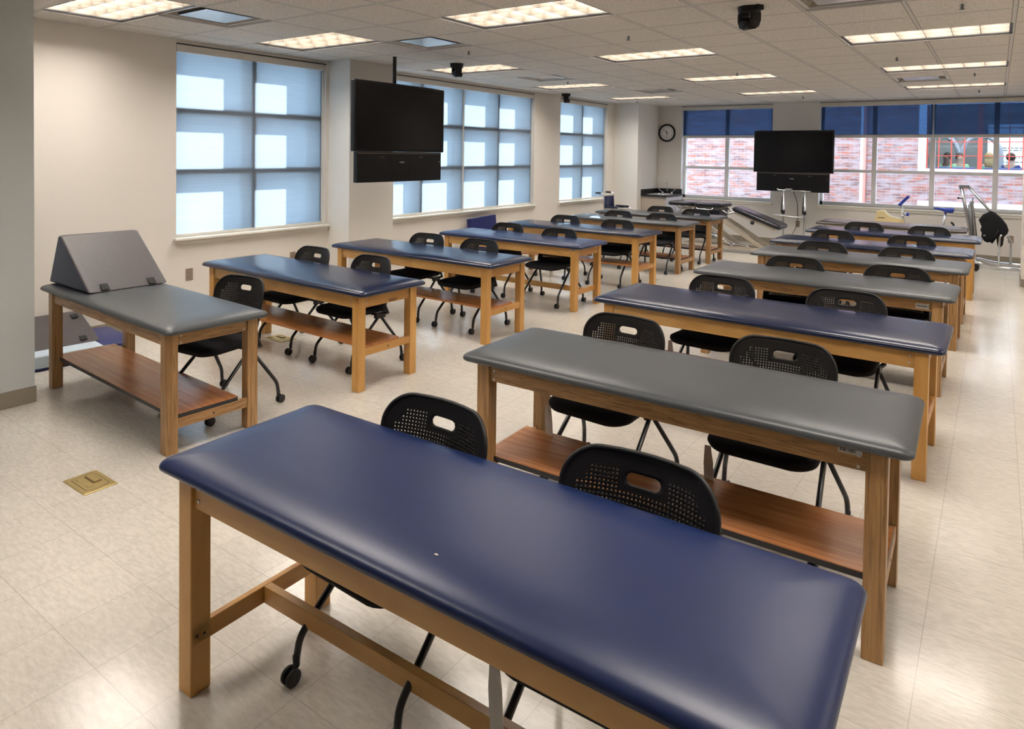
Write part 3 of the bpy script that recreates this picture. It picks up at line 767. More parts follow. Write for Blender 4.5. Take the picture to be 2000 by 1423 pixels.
# ------------------------------------------------------------------ rolling chairs
def chair_proto():
    t_ = thing('rolling_chair', 'x', 'chair', (0, 0, 0), 0, 'black perforated rolling chairs')
    # backrest as a curved sheet with punched holes and a handle slot
    Wb, z0, z1 = .462, .445, .808
    hw = Wb / 2
    cs = .0118
    nx = 2 * int(hw / cs) ; cols = nx
    def outline(x, z):
        # rounded rectangle test, wider at the bottom
        r = .10; ww = hw - .012 * (z1 - z) / (z1 - z0) * 0
        if z > z1 - r and abs(x) > ww - r:
            return math.hypot(abs(x) - (ww - r), z - (z1 - r)) <= r
        return abs(x) <= ww
    def P(x, z):
        tz = (z - z0) / (z1 - z0)
        y = -.055 + .065 * tz + .02 * tz * tz - .060 * (x / hw) ** 2 + .010 * math.sin(tz * PI)
        return (x, y, z)
    def in_slot(x, z):
        zc, a, rr = .7375, .036, .0165
        dx = max(0, abs(x) - a); return math.hypot(dx, z - zc) < rr
    v = []; f = []; idx = {}
    def V(x, z):
        k = (round(x, 5), round(z, 5))
        if k not in idx: idx[k] = len(v); v.append(P(x, z))
        return idx[k]
    RC = .10
    nz = int(round((z1 - z0) / cs)); csz = (z1 - z0) / nz; csx = Wb / nx
    hr = .0025
    ZC, SA, SR = .7375, .036, .0165
    removed = set(); corner_out = set()
    for i in range(nx):
        for j in range(nz):
            xm, zm = -hw + (i + .5) * csx, z0 + (j + .5) * csz
            if in_slot(xm, zm): removed.add((i, j))
            if zm > z1 - RC and abs(xm) > hw - RC and math.hypot(abs(xm) - (hw - RC), zm - (z1 - RC)) > RC + .001: corner_out.add((i, j))
    gone = removed | corner_out
    def vert(i, j):
        x, z = -hw + i * csx, z0 + j * csz
        adj = [(a, c) for a in (i - 1, i) for c in (j - 1, j)]
        if any(q in removed for q in adj) and not all(q in removed for q in adj):
            bx = max(-SA, min(SA, x)); d = math.hypot(x - bx, z - ZC) or 1e-6
            return (bx + (x - bx) / d * SR, ZC + (z - ZC) / d * SR)
        if z > z1 - RC and abs(x) > hw - RC:
            inside = [q for q in adj if 0 <= q[0] < nx and 0 <= q[1] < nz]
            if any(q in corner_out for q in inside) or len(inside) < 4:
                cxn = (hw - RC) * (1 if x > 0 else -1); d = math.hypot(x - cxn, z - (z1 - RC))
                if d > 1e-6: return (cxn + (x - cxn) / d * RC, z1 - RC + (z - z1 + RC) / d * RC)
        return (x, z)
    for i in range(nx):
        for j in range(nz):
            if (i, j) in gone: continue
            xm, zm = -hw + (i + .5) * csx, z0 + (j + .5) * csz
            cor = [vert(i, j), vert(i + 1, j), vert(i + 1, j + 1), vert(i, j + 1)]
            hole = (.478 < zm < .763 and abs(xm) < hw - .040 and (zm < .708 or abs(xm) > .074) and not (zm > .738 and abs(xm) > hw - .075) and not (zm > .713 and abs(xm) > hw - .055))
            if hole:
                mids = [((cor[k][0] + cor[(k + 1) % 4][0]) / 2, (cor[k][1] + cor[(k + 1) % 4][1]) / 2) for k in range(4)]
                ring = []
                for k in range(4): ring += [cor[k], mids[k]]
                inner = []
                for k in range(8):
                    an = math.atan2(ring[k][1] - zm, ring[k][0] - xm); inner.append((xm + hr * math.cos(an), zm + hr * math.sin(an)))
                ro_ = [V(*c) for c in ring]; ri = [V(*c) for c in inner]
                for k in range(8): f.append((ro_[k], ro_[(k + 1) % 8], ri[(k + 1) % 8], ri[k]))
            else:
                q = []
                for c in cor:
                    k = V(*c)
                    if k not in q: q.append(k)
                if len(q) >= 3: f.append(tuple(q))
    b = MB(); b.add(v, f, 0, None, True)
    bk = b.build('backrest', 'back_plastic', t_)
    sd = bk.modifiers.new('thick', 'SOLIDIFY'); sd.thickness = .0045; sd.offset = 0
    # rim around the backrest
    rim = []
    for k in range(13): a = PI / 2 * k / 12; rim.append((hw - .10 + .10 * math.cos(a), z1 - .10 + .10 * math.sin(a)))
    path = [(hw, z0), (hw, (z0 + z1) / 2)] + rim + [(x * .2 * (hw - .10) / .2 * 1, z1) for x in (.6, .2, -.2, -.6)] + [(-p[0], p[1]) for p in rim[::-1]] + [(-hw, (z0 + z1) / 2), (-hw, z0)]
    MB().tube([P(*p) for p in path], .0075, 8).build('back_rim', 'back_plastic', t_)
    # seat
    prof = [(.03, .395), (.006, .402), (0, .415), (.003, .428), (.02, .440), (.06, .447), (.12, .449)]
    lp = []
    for d, z in prof:
        l = rrect(.455 - 2 * d, .43 - 2 * d, .09 - d * .3, z, 6)
        lp.append([(p[0] * (1 - .05 * (p[1] > 0)), p[1] - .235, p[2] + (.02 * max(0, -p[1] - .05) * -1) + .014 * (p[0] / .23) ** 2) for p in l])
    MB().loft(lp).build('seat', 'black_fabric', t_)
    # frame under the seat and arms to the back
    b = MB()
    b.tube([(-.215, -.13, .385), (.215, -.13, .385)], .011, 10)
    for s in (-1, 1):
        b.tube([(s * .205, -.13, .385), (s * .228, -.06, .40), (s * .232, -.095, .455), (s * .224, -.095, .53)], [.013, .016, .014, .008], 8, round_=.03)
        b.box(s * .19, s * .222, -.17, -.08, .365, .402)
    b.build('seat_frame', 'black_plastic', t_, weld=False)
    for s in (-1, 1):
        for fr in (0, 1):
            if fr == 0: pts = [(s * .208, -.14, .375), (s * .222, -.402, .135), (s * .224, -.412, .065)]; cp = (s * .224, -.432)
            else: pts = [(s * .208, -.115, .375), (s * .274, .036, .135), (s * .278, .042, .065)]; cp = (s * .278, .060)
            lg = MB().tube(pts, .0115, 10, round_=.03).build('leg', 'black_metal', t_)
            c = MB()
            for w in (-.013, .013):
                c.lathe([(.008, -.006), (.024, -.006), (.027, -.003), (.027, .003), (.024, .006), (.008, .006)], 18, M=Tm(cp[0] + w, cp[1], .027) @ R(PI / 2, 'Y'))
            c.tube([(cp[0] - .015, cp[1], .027), (cp[0] + .015, cp[1], .027)], .006, 8)
            c.tube([(pts[2][0], pts[2][1], .082), (pts[2][0], pts[2][1], .052), (cp[0], cp[1], .03)], [.0125, .011, .007], 8)
            c.build('caster', 'rubber', lg)
    return t_
CH = {'R0': [(-1.515, 1.735), (-.79, 1.76)], 'R1': [(-1.562, 3.26), (-.783, 3.30)], 'R2': [(-1.551, 4.78), (-.76, 4.78)], 'R3': [(-1.378, 6.13), (-.62, 6.15)],
      'R4': [(-1.411, 7.42), (-.68, 7.45)], 'R5': [(-1.546, 8.70), (-.748, 8.68)], 'R6': [(-1.417, 10.08), (-.675, 10.05)],
      'L0': [(-4.085, 2.67)], 'L1': [(-4.864, 3.88), (-4.103, 3.86)], 'L2': [(-4.812, 5.29), (-4.11, 5.28)], 'L3': [(-4.828, 6.75), (-4.042, 6.66)],
      'L4': [(-4.861, 8.16), (-4.021, 8.08)], 'L5': [(-4.68, 9.42), (-3.974, 9.40)], 'L6': [(-4.567, 10.75), (-3.90, 10.60)]}
ordn = ['nearest', 'second', 'third', 'fourth', 'fifth', 'sixth', 'seventh']
proto = None
for key, lst in CH.items():
    k = int(key[1]); side = 'right' if key[0] == 'R' else 'left'
    for n, (x, y) in enumerate(lst):
        if key == 'L0': lab = 'black perforated rolling chair alone beside the grey table with the foam wedge'
        else: lab = 'black perforated rolling chair, %s of two tucked behind the %s table, %s row' % ('left' if n == 0 else 'right', ordn[k], side)
        rz = {('R0', 0): -.02, ('R0', 1): .03, ('L0', 0): .11}.get((key, n), random.uniform(-.05, .05))
        if proto is None:
            proto = chair_proto(); proto['label'] = lab; c = proto; c.location = (x, y, 0); c.rotation_euler = (0, 0, rz)
        else: c = dup(proto, (x, y, 0), rz, lab)
        CH[key][n] = c
# hanging paper tags under three seats
for c, dx in ((CH['R0'][1], -.20), (CH['R1'][0], -.20), (CH['R1'][1], -.205), (CH['R2'][0], -.20)):
    M = Tm(dx - .012, -.425, .412)
    MB().add([(-.004, 0, 0), (.020, .006, 0), (.033, .002, -.070), (.043, -.004, -.175), (-.002, .004, -.195), (-.008, .001, -.08)], [(0, 1, 2, 5), (5, 2, 3, 4)], 0, M).build('paper_tag', 'tag_white', c)
for o in bpy.data.objects:
    if o.name.startswith('paper_tag'):
        q = o.modifiers.new('thick', 'SOLIDIFY'); q.thickness = .0008

# ------------------------------------------------------------------ foam wedges and mats
def wedge(label, loc, rz, w, d, hh, straps, ridge=.28):
    t_ = thing('foam_wedge', label, 'foam wedge', loc, rz, 'grey foam wedges with black straps')
    # profile in y-z: ridge near the back; extruded along x
    prof = [(0, 0), (d, 0), (ridge * d + .02, hh), (ridge * d - .02, hh)]
    b = MB()
    n = 14
    loops = []
    for k in range(n + 1):
        x = -w / 2 + w * k / n
        e = 0.006 if k in (0, n) else 0
        cz, cy_ = hh / 3, d * .42
        loops.append([(x, p[0] + (cy_ - p[0]) * e * 3, p[1] + (cz - p[1]) * e * 3) for p in prof])
    b.loft(loops, smooth=False)
    b.mi = [1 if len(f) == 4 and len(set(round(b.v[i].x, 4) for i in f)) == 1 else 0 for f in b.f]
    o = b.build('foam_body', ['wedge_vinyl', 'wedge_side'], t_, bevel=.012)
    o.modifiers['bevel'].angle_limit = math.radians(30); o.modifiers['bevel'].segments = 3
    al = math.atan2(hh, d - ridge * d - .02)
    for px, up_ in straps:
        M = Tm(px, d - .004, .004) @ R(-al, 'X')
        MB().box(-.024, .024, -up_ - .055, -up_, .0075, .0105, 0, M).build('strap', 'strap_black', t_)
    return t_
# big wedge on the nearest left table: slope faces right (+x), ridge near the left end
wedge('big grey foam wedge resting on the nearest left treatment table', (-5.365, 2.245, .7215), -PI / 2 - .02, .51, .645, .338, ((-.15, .004), (.15, .004)), ridge=.27)
wd2 = wedge('dark grey foam wedge lying on a navy mat on the floor by the left wall', (-6.37, 2.26, .112), -PI / 2 - .06, .62, .50, .17, ((-.20, .03), (-.24, .36)), ridge=.08)
t_ = thing('exercise_mat', 'folded navy and pale blue mat on the floor under the dark grey wedge', 'exercise mat', (-6.02, 2.36, 0), -.10)
for k, z in enumerate((0, .056)):
    MB().loft([rrect(.62, .78, .07, z, 6), rrect(.64, .80, .08, z + .012, 6), rrect(.64, .80, .08, z + .042, 6), rrect(.62, .78, .07, z + .054, 6)], smooth=True).build('mat_fold', 'bright_navy', t_)
MB().box(-.325, .325, -.32, -.14, .020, .1145).build('pale_band', 'pale_blue', t_, bevel=.01)
MB().box(.10, .3215, -.22, .16, .0555, .1125).build('pale_band', 'pale_blue', t_, bevel=.01)
t_ = thing('folded_mat', 'bright blue folded mat leaning against the wall under the middle left window', 'exercise mat', (-6.22, 8.07, 0), 0)
for k in range(2):
    MB().loft([[(-.02 - .05 * k + dx, yy, zz + (.03 if yy > 0 else 0) * (zz > .1)) for dx, yy, zz in ((0, -.30, z), (0, .30, z), (.045, .30, z), (.045, -.30, z))] for z in (.0, .35, .70)], smooth=False,
              M=Tm(.04, 0, 0) @ R(-.13, 'Y')).build('mat_panel', 'bright_navy', t_, bevel=.008)

# ------------------------------------------------------------------ big black screens
def screen(label, loc, rz, pole, dims):
    t_ = thing('display_screen', label, 'display screen', loc, rz, 'large black display screens')
    w, hz, lw, lz = dims
    MB().box(-w / 2, w / 2, 0, .06, lz, lz + hz).build('display_panel', 'cabinet_black', t_, bevel=.012)
    MB().box(-w / 2 + .03, w / 2 - .03, -.003, .002, lz + .03, lz + hz - .03).build('glass_face', 'screen_black', t_)
    lc = MB().box(-lw / 2, lw / 2, .004, .06, 0, lz - .001).build('lower_cabinet', 'cabinet_black', t_, bevel=.006)
    MB().box(-lw / 2 + .01, lw / 2 - .01, 0.0, .004, lz - .020, lz - .016).build('trim_strip', 'outlet_plate', lc)
    for sx in (-1, 1): MB().box(sx * .3 - .03, sx * .3 + .03, .001, .005, lz - .07, lz - .045).build('latch', 'black_line', lc)
    for dx in (-.19, .13): MB().box(dx, dx + .002, .002, .005, .01, lz - .08).build('seam', 'black_line', lc)
    b = MB()
    for k in range(5): b.box(-.034 + .014 * k, -.025 + .014 * k, -.0015, .005, lz - .118, lz - .106)
    b.build('maker_mark', 'silver', lc, weld=False)
    MB().box(lw / 2 - .04, lw / 2 - .03, .001, .005, lz - .112, lz - .104).build('indicator', 'silver', lc)
    return t_
s1 = screen('large black screen hanging from a ceiling pole in front of the left windows', (-5.30, 5.375, 1.340), PI / 2, True, (1.372, .735, 1.285, .322))
MB().tube([(0, .13, 1.0), (0, .13, CEIL - 1.340 - .004)], .021, 14).build('ceiling_pole', 'black_metal', s1)
MB().box(-.10, .10, .06, .15, .45, 1.02).build('mount_bracket', 'black_metal', s1, bevel=.004)
MB().box(-.08, .08, .05, .21, CEIL - 1.340 - .008, CEIL - 1.340 - .001).build('ceiling_plate', 'black_metal', s1)
s2 = screen('large black screen mounted before the back wall between the windows', (-3.025, 13.0, 1.042), 0, False, (1.375, .765, 1.25, .345))
MB().box(-.22, .22, .06, .16, .35, .95).box(-.05, .05, .16, .5985, .60, .68).box(-.15, .15, .55, .5985, .50, .80).build('wall_bracket', 'black_metal', s2, weld=False)
c = MB().tube([(-3.02, 13.10, 1.05), (-3.03, 13.35, .93), (-3.035, 13.52, .80), (-3.04, 13.565, .62), (-3.04, 13.575, .45)], .006, 8, round_=.06)
tag(c.build('power_cord', 'black_plastic'), 'dark cord dropping from the far screen to a wall outlet', 'cord', 'cords by the far screen')
c = MB().tube([(-3.045, 13.585, .40), (-3.08, 13.56, .30), (-3.14, 13.52, .17), (-3.22, 13.5, .02), (-3.5, 13.3, .008), (-3.7, 12.5, .008)], .005, 8, round_=.05)
tag(c.build('power_cord', 'black_plastic'), 'thin cord slanting down from the outlet toward the reclining table', 'cord', 'cords by the far screen')

# ------------------------------------------------------------------ wall clock
ck = thing('wall_clock', 'round black-rimmed wall clock beside the left back window', 'clock', (-5.68, YB, 2.142))
MC = R(PI / 2, 'X')
MB().lathe([(.150, .012), (.156, .036), (.170, .044), (.182, .040), (.188, .022), (.188, 0), (.150, 0)], 48, M=MC, cap=False).build('rim', 'cabinet_black', ck)
MB().lathe([(0, .012), (.152, .012)], 48, M=MC, cap=False).build('dial', 'clock_white', ck)
for k in range(1, 13):
    a = PI / 2 - 2 * PI * k / 12
    text_mesh('numeral', str(k), .044, 'label_ink', ck, Tm(.118 * math.cos(a), -.0125, .118 * math.sin(a)) @ R(PI / 2, 'X'))
def hand(ang, ln, w):
    a = PI / 2 - ang
    MB().box(-w, w, -.018, -.016, -.03, ln, 0, R(ang, 'Y')).build('hand', 'label_ink', ck)
hand(math.radians(182), .105, .0035); hand(math.radians(-48), .098, .0025); hand(math.radians(-20), .045, .006)

# ------------------------------------------------------------------ outlets and floor boxes
def outlet(label, loc, rz):
    t_ = thing('wall_outlet', label, 'outlet', loc, rz, 'brown wall outlets')
    MB().box(-.036, .036, -.006, 0, -.058, .058).build('cover_plate', 'outlet_plate', t_, bevel=.003)
    for z in (-.022, .022):
        s_ = MB().lathe([(.0165, 0), (.0165, .002), (.015, .003)], 18, M=Tm(0, -.0055, z) @ R(PI / 2, 'X')).build('socket', 'base_rubber', t_)
        MB().box(-.007, -.005, -.0095, -.0085, z - .003, z + .006).box(.005, .007, -.0095, -.0085, z - .003, z + .006).box(-.002, .002, -.0095, -.0085, z - .010, z - .006).build('slot', 'black_line', s_, weld=False)
outlet('brown wall outlet under the left end of the nearest window', (XL, 3.58, .44), PI / 2)
outlet('brown wall outlet behind the second left table, below the nearest window', (XL, 4.78, .47), PI / 2)
outlet('grey-brown wall outlet below the far screen with a cord plugged in', (-3.04, YB, .41), 0)
outlet('grey-brown wall outlet right of the black sling, by the far column', (.21, YB, .39), 0)
def floorbox(label, loc):
    t_ = thing('floor_box', label, 'floor outlet', loc, 0, 'square brass floor boxes')
    s_ = .118
    MB().loft([rrect(2 * s_, .155, .004, 0, 2), rrect(2 * s_, .155, .004, .003, 2), rrect(2 * s_ - .012, .143, .004, .0055, 2)], smooth=False).build('brass_plate', 'brass', t_)
    MB().loft([rrect(.175, .112, .015, .0052, 5), rrect(.173, .110, .015, .0060, 5)], smooth=False).build('inner_ring', 'brass_dark', t_)
    MB().loft([rrect(.169, .106, .013, .0058, 5), rrect(.167, .104, .013, .0064, 5)], smooth=False).build('inner_plate', 'brass', t_)
    M = Tm(-.018, .020, 0)
    MB().loft([rrect(.104, .042, .006, .0060, 3), rrect(.104, .042, .006, .0072, 3)], smooth=False, M=M).build('lid_gap', 'brass_dark', t_)
    MB().loft([rrect(.094, .032, .006, .0070, 3), rrect(.092, .030, .006, .0125, 3)], smooth=False, M=M).build('flip_lid', 'brass', t_)
    MB().box(.030, .062, -.036, -.034, .0062, .0069).box(.060, .062, -.036, -.008, .0062, .0069).box(-.070, -.040, -.040, -.038, .0062, .0069).build('engraved_line', 'brass_dark', t_, weld=False)
floorbox('square brass floor outlet box on the open floor at lower left', (-3.625, 1.522, 0))
floorbox('small brass floor outlet box under the left end of the second left table', (-5.12, 3.70, 0))

# ------------------------------------------------------------------ sink corner
t_ = thing('sink_cabinet', 'beige base cabinet below the black worktop in the far left corner', 'cabinet', (-5.60, 13.18, 0))
MB().box(-.265, .250, -.40, .415, .09, .84).build('cabinet_body', 'cabinet_laminate', t_, bevel=.002)
MB().box(-.265, .21, -.38, .415, 0, .09).build('toe_kick', 'base_rubber', t_)
for y0, y1, hy in ((-.395, .005, -.03), (.012, .41, .045)):
    d = MB().box(.250, .268, y0, y1, .10, .70).build('door', 'cabinet_door_laminate', t_, bevel=.002)
    MB().tube([(.268, hy, .52), (.292, hy, .54), (.292, hy, .62), (.268, hy, .64)], .005, 8, round_=.02).build('handle', 'silver', d)
MB().box(.250, .268, -.395, .41, .71, .835).build('drawer_front', 'cabinet_door_laminate', t_, bevel=.002)
t_ = thing('worktop', 'black worktop with raised backsplash around the corner sink', 'worktop', (-5.60, 13.18, .84))
b = MB(); x0, x1, y0, y1 = -.27, .285, -.425, .42
hx0, hx1, hy0, hy1 = -.19, .17, -.30, .24
b.box(x0, x1, y0, hy0, 0, .035).box(x0, x1, hy1, y1, 0, .035).box(x0, hx0, hy0, hy1, 0, .035).box(hx1, x1, hy0, hy1, 0, .035)
b.build('top_slab', 'worktop_black', t_, weld=False)
MB().box(-.27, .27, .40, .42, .035, .135).box(-.27, -.25, -.42, .40, .035, .135).build('backsplash', 'worktop_black', t_, weld=False)
t_ = thing('sink', 'steel sink bowl set into the black corner worktop', 'sink', (-5.61, 13.15, .875))
b = MB(); b.loft([rrect(.40, .58, .03, .001, 4), rrect(.40, .58, .03, .005, 4), rrect(.345, .525, .03, .005, 4), rrect(.34, .52, .04, -.02, 4), rrect(.31, .48, .05, -.15, 4)], cap0=False)
b.build('bowl', 'chrome', t_)
t_ = thing('faucet', 'chrome gooseneck faucet with two wrist-blade handles at the corner sink', 'faucet', (-5.60, 13.47, .876))
MB().tube([(0, 0, 0), (0, 0, .20), (.0, -.02, .27), (.0, -.09, .27), (.0, -.11, .22)], .009, 10, round_=.06).build('spout', 'chrome', t_)
for s_ in (-1, 1):
    MB().lathe([(.024, 0), (.022, .02), (.012, .035)], 16, M=Tm(s_ * .10, 0, 0)).tube([(s_ * .10, 0, .03), (s_ * .13, -.01, .05), (s_ * .165, -.02, .065), (s_ * .18, -.02, .10)], .006, 8, round_=.02).build('handle', 'chrome', t_)

# ------------------------------------------------------------------ reclining electric table
t_ = thing('adjustable_treatment_table', 'reclining black treatment table on slanted steel lift arms before the back window', 'adjustable treatment table', (0, 12.08, 0))
def slab(mb, x0, x1, z, th, hy, tl=0):
    mb.loft([rrect(x1 - x0 - .03, 2 * hy - .03, .05, 0, 5), rrect(x1 - x0, 2 * hy, .06, .015, 5), rrect(x1 - x0, 2 * hy, .06, th - .018, 5), rrect(x1 - x0 - .03, 2 * hy - .03, .05, th, 5)], M=Tm((x0 + x1) / 2, 0, z) @ R(tl, 'Y'))
b = MB(); slab(b, -4.90, -4.44, .765, .07, .27); b.build('head_cushion', 'black_vinyl', t_)
b = MB(); slab(b, -4.42, -3.88, .765, .07, .27); b.build('seat_cushion', 'black_vinyl', t_)
al = math.atan2(.29, .80)
b = MB(); slab(b, -.43, .43, 0, .07, .27); o = b.build('back_cushion', 'black_vinyl', t_); o.location = (-3.335, 0, .585); o.rotation_euler = (0, al, 0)
b = MB().box(-.38, .36, -.22, -.18, -.045, -.005).box(-.38, .36, .18, .22, -.045, -.005).box(-.30, -.26, -.2, .2, -.04, -.01).box(.30, .34, -.2, .2, -.04, -.01)
o = b.build('back_frame', 'beige_steel', t_, weld=False); o.location = (-3.335, 0, .585); o.rotation_euler = (0, al, 0)
o = MB().lathe([(.0, -.02), (.030, -.018), (.034, 0), (.030, .018), (0, .02)], 14, M=Tm(-.02, -.26, -.055) @ R(PI / 2, 'X'), cap=False).build('clamp_knob', 'black_plastic', t_); o.location = (-3.335, 0, .585); o.rotation_euler = (0, al, 0)
o = MB().tube([(.30, -.24, -.03), (.30, -.24, -.075), (.38, -.24, -.075), (.42, -.24, -.02)], .008, 8, round_=.01).build('catch_bracket', 'silver', t_); o.location = (-3.335, 0, .585); o.rotation_euler = (0, al, 0)
MB().box(-4.55, -3.95, -.20, .20, .735, .763).build('top_frame', 'beige_steel', t_, bevel=.004)
MB().box(-4.42, -3.94, -.24, .20, .56, .738).build('motor_shroud', 'black_vinyl', t_, bevel=.02)
MB().tube([(-4.36, -.26, .76), (-4.34, -.29, .725), (-4.07, -.29, .725), (-4.05, -.26, .76)], .009, 8, round_=.03).build('side_handle', 'chrome', t_)
MB().tube([(-4.80, -.12, .765), (-4.72, -.12, .70), (-4.50, -.12, .72)], .010, 8, round_=.04).tube([(-4.80, .12, .765), (-4.72, .12, .70), (-4.50, .12, .72)], .010, 8, round_=.04).build('head_support', 'beige_steel', t_, weld=False)
MB().tube([(-3.96, -.18, .735), (-3.82, -.18, .66), (-3.70, -.18, .70)], .014, 8, round_=.03).tube([(-3.96, .18, .735), (-3.82, .18, .66), (-3.70, .18, .70)], .014, 8, round_=.03).tube([(-3.82, -.2, .66), (-3.82, .2, .66)], .018, 8).build('hinge', 'silver', t_, weld=False)
for (xa, za, xb, zb_) in ((-4.10, .66, -3.20, .10), (-4.44, .60, -3.72, .10)):
    for y in (-.17, .17):
        d = Vector((xb - xa, 0, zb_ - za)); an = math.atan2(d.z, d.x)
        MB().box(0, d.length, -.024, .024, -.032, .032, 0, Tm(xa, y, za) @ R(-an, 'Y')).build('lift_arm', 'beige_steel', t_, bevel=.005)
MB().tube([(-4.1, -.2, .30), (-3.72, -.2, .13)], .03, 10).build('actuator', 'chrome', t_)
b = MB().box(-4.65, -3.12, -.24, -.19, .055, .105).box(-4.65, -3.12, .19, .24, .055, .105).box(-4.65, -4.60, -.2, .2, .055, .105).box(-3.17, -3.12, -.2, .2, .055, .105)
b.build('base_frame', 'beige_steel', t_, weld=False)
MB().tube([(-3.75, -.25, .09), (-3.70, -.25, .15), (-3.45, -.25, .14), (-3.40, -.25, .09)], .010, 8, round_=.03).build('foot_bar', 'chrome', t_)
for x in (-4.58, -3.18):
    for y in (-.215, .215):
        MB().lathe([(.008, -.012), (.024, -.012), (.028, -.006), (.028, .006), (.024, .012), (.008, .012)], 16, M=Tm(x, y, .028) @ R(PI / 2, 'X')).build('caster', 'rubber', t_)

# ------------------------------------------------------------------ parallel stand before the far screen
t_ = thing('standing_frame', 'tall steel two-post frame on wheels in front of the far screen', 'standing frame', (0, 12.85, 0))
for x in (-3.12, -2.76):
    MB().tube([(x, 0, .06), (x, 0, 1.065)], .021, 12).build('post', 'silver', t_)
    MB().tube([(x - .035, -.01, .66), (x - .022, -.01, .96)], .010, 8).build('gas_spring', 'black_plastic', t_)
    MB().tube([(x - .004, 0, .645), (x - .004, 0, .72)], .030, 12).build('clamp_collar', 'black_plastic', t_)
    MB().tube([(x, -.33, .06), (x, .33, .06)], .022, 10).build('foot', 'silver', t_)
    for y in (-.30, .30): MB().lathe([(.008, -.012), (.022, -.012), (.026, 0), (.022, .012), (.008, .012)], 16, M=Tm(x, y, .026) @ R(PI / 2, 'Y')).build('caster', 'rubber', t_)
MB().tube([(-3.24, 0, 1.10), (-3.22, 0, 1.072), (-2.66, 0, 1.065)], .012, 10, round_=.02).build('cross_bar', 'chrome', t_)
MB().box(-3.10, -2.98, -.025, .025, 1.05, 1.10).build('clamp', 'silver', t_, bevel=.006)
MB().tube([(-3.29, -.05, .615), (-3.12, -.04, .61), (-2.95, 0, .595), (-2.78, 0, .60)], .012, 10, round_=.03).build('lower_bar', 'silver', t_)
MB().tube([(-3.20, 0, .44), (-3.14, 0, .50), (-3.12, 0, .48)], .014, 8).build('release_lever', 'black_plastic', t_)

# ------------------------------------------------------------------ exercise bike
t_ = thing('exercise_bike', 'cream exercise bike with blue saddle and blue console by the back window', 'exercise bike', (0, 13.12, 0))
hp = [(-1.67, .40), (-1.68, .63), (-1.655, .76), (-1.60, .785), (-1.54, .785), (-1.50, .73), (-1.45, .685), (-1.27, .655), (-1.24, .62), (-1.26, .40)]
MB().prism(hp, -.07, .07, axis=1).build('housing', 'cream_plastic', t_, bevel=.012)
MB().tube([(-1.54, -.02, .79), (-1.50, -.02, .735), (-1.44, -.02, .69), (-1.27, -.02, .66)], .012, 8).build('top_trim', 'cream_trim', t_)
MB().box(-1.63, -1.53, -.075, -.069, .655, .665).build('housing_slot', 'black_line', t_)
MB().tube([(-1.27, 0, .64), (-1.275, 0, .80), (-1.30, 0, .92)], [.024, .018, .012], 10).build('console_post', 'cream_trim', t_)
MB().box(-.105, .105, -.10, .10, -.02, .02, 0, Tm(-1.255, 0, .965) @ R(-.86, 'Y')).build('console', 'royal_blue', t_, bevel=.008)
MB().tube([(-1.27, -.16, .70), (-1.22, -.10, .74), (-1.25, 0, .76), (-1.22, .10, .74), (-1.27, .16, .70)], .012, 8, round_=.04).build('handlebar', 'silver', t_)
MB().lathe([(0, -.03), (.022, -.02), (.024, .02), (0, .03)], 12, M=Tm(-1.19, -.11, .745), cap=False).build('grip', 'royal_blue', t_)
sd_ = []
for (x, hw_, zt_, zb_) in ((-.83, .010, .875, .852), (-.79, .028, .880, .845), (-.72, .045, .872, .825), (-.66, .075, .875, .800), (-.60, .105, .882, .795), (-.565, .100, .885, .80), (-.55, .07, .875, .82)):
    sd_.append([(x, hw_ * math.cos(a), (zt_ + zb_) / 2 + (zt_ - zb_) / 2 * math.sin(a)) for a in [2 * PI * k / 12 for k in range(12)]])
MB().loft(sd_).build('saddle', 'royal_blue', t_)
MB().tube([(-.665, 0, .81), (-.70, 0, .55), (-.74, 0, .30)], .019, 10).build('seat_post', 'silver', t_)
MB().tube([(-1.45, 0, .30), (-1.10, 0, .24), (-.74, 0, .28), (-.55, 0, .08)], .032, 10, round_=.1).tube([(-1.45, 0, .40), (-1.50, 0, .10)], .03, 10).build('frame', 'cream_trim', t_, weld=False)
for x in (-1.52, -.55): MB().tube([(x, -.24, .035), (x, .24, .035)], .032, 10).build('floor_stabiliser', 'cream_trim', t_)
MB().tube([(-1.15, -.16, .38), (-1.15, -.10, .38), (-1.05, -.10, .26)], .011, 8).tube([(-1.10, .16, .14), (-1.10, .10, .14), (-1.05, .10, .26)], .011, 8).tube([(-1.05, -.1, .26), (-1.05, .1, .26)], .018, 8).build('pedal_crank', 'black_plastic', t_, weld=False)
MB().tube([(-.58, -.12, .66), (-.54, -.12, .615)], .016, 8).tube([(-.54, -.12, .615), (-.6, -.03, .5), (-.71, 0, .45)], .010, 8, round_=.05).build('side_handle', 'black_plastic', t_, weld=False)

# ------------------------------------------------------------------ patient lift with sling
t_ = thing('patient_lift', 'steel patient lift with slanting boom in front of the right back window', 'patient lift', (0, 12.55, 0))
MB().tube([(-.235, 0, .10), (-.31, 0, .55), (-.375, 0, .90), (-.445, 0, 1.25)], .024, 12).build('mast', 'silver', t_)
MB().box(-.47, -.335, -.03, .03, 1.225, 1.275).build('pivot_head', 'dark_frame', t_, bevel=.006)
MB().tube([(-.35, 0, 1.25), (-.07, 0, .90), (.085, 0, .715)], .021, 12).build('boom', 'silver', t_)
MB().tube([(-.30, 0, 1.03), (-.31, 0, .97)], .030, 12).tube([(-.30, 0, .97), (-.245, 0, .50)], .025, 12).tube([(-.285, 0, 1.09), (-.30, 0, 1.02)], .010, 8).build('actuator', 'silver', t_, weld=False)
MB().tube([(-.33, -.02, .98), (-.285, -.02, .50)], .022, 10).build('actuator_cover', 'dark_frame', t_)
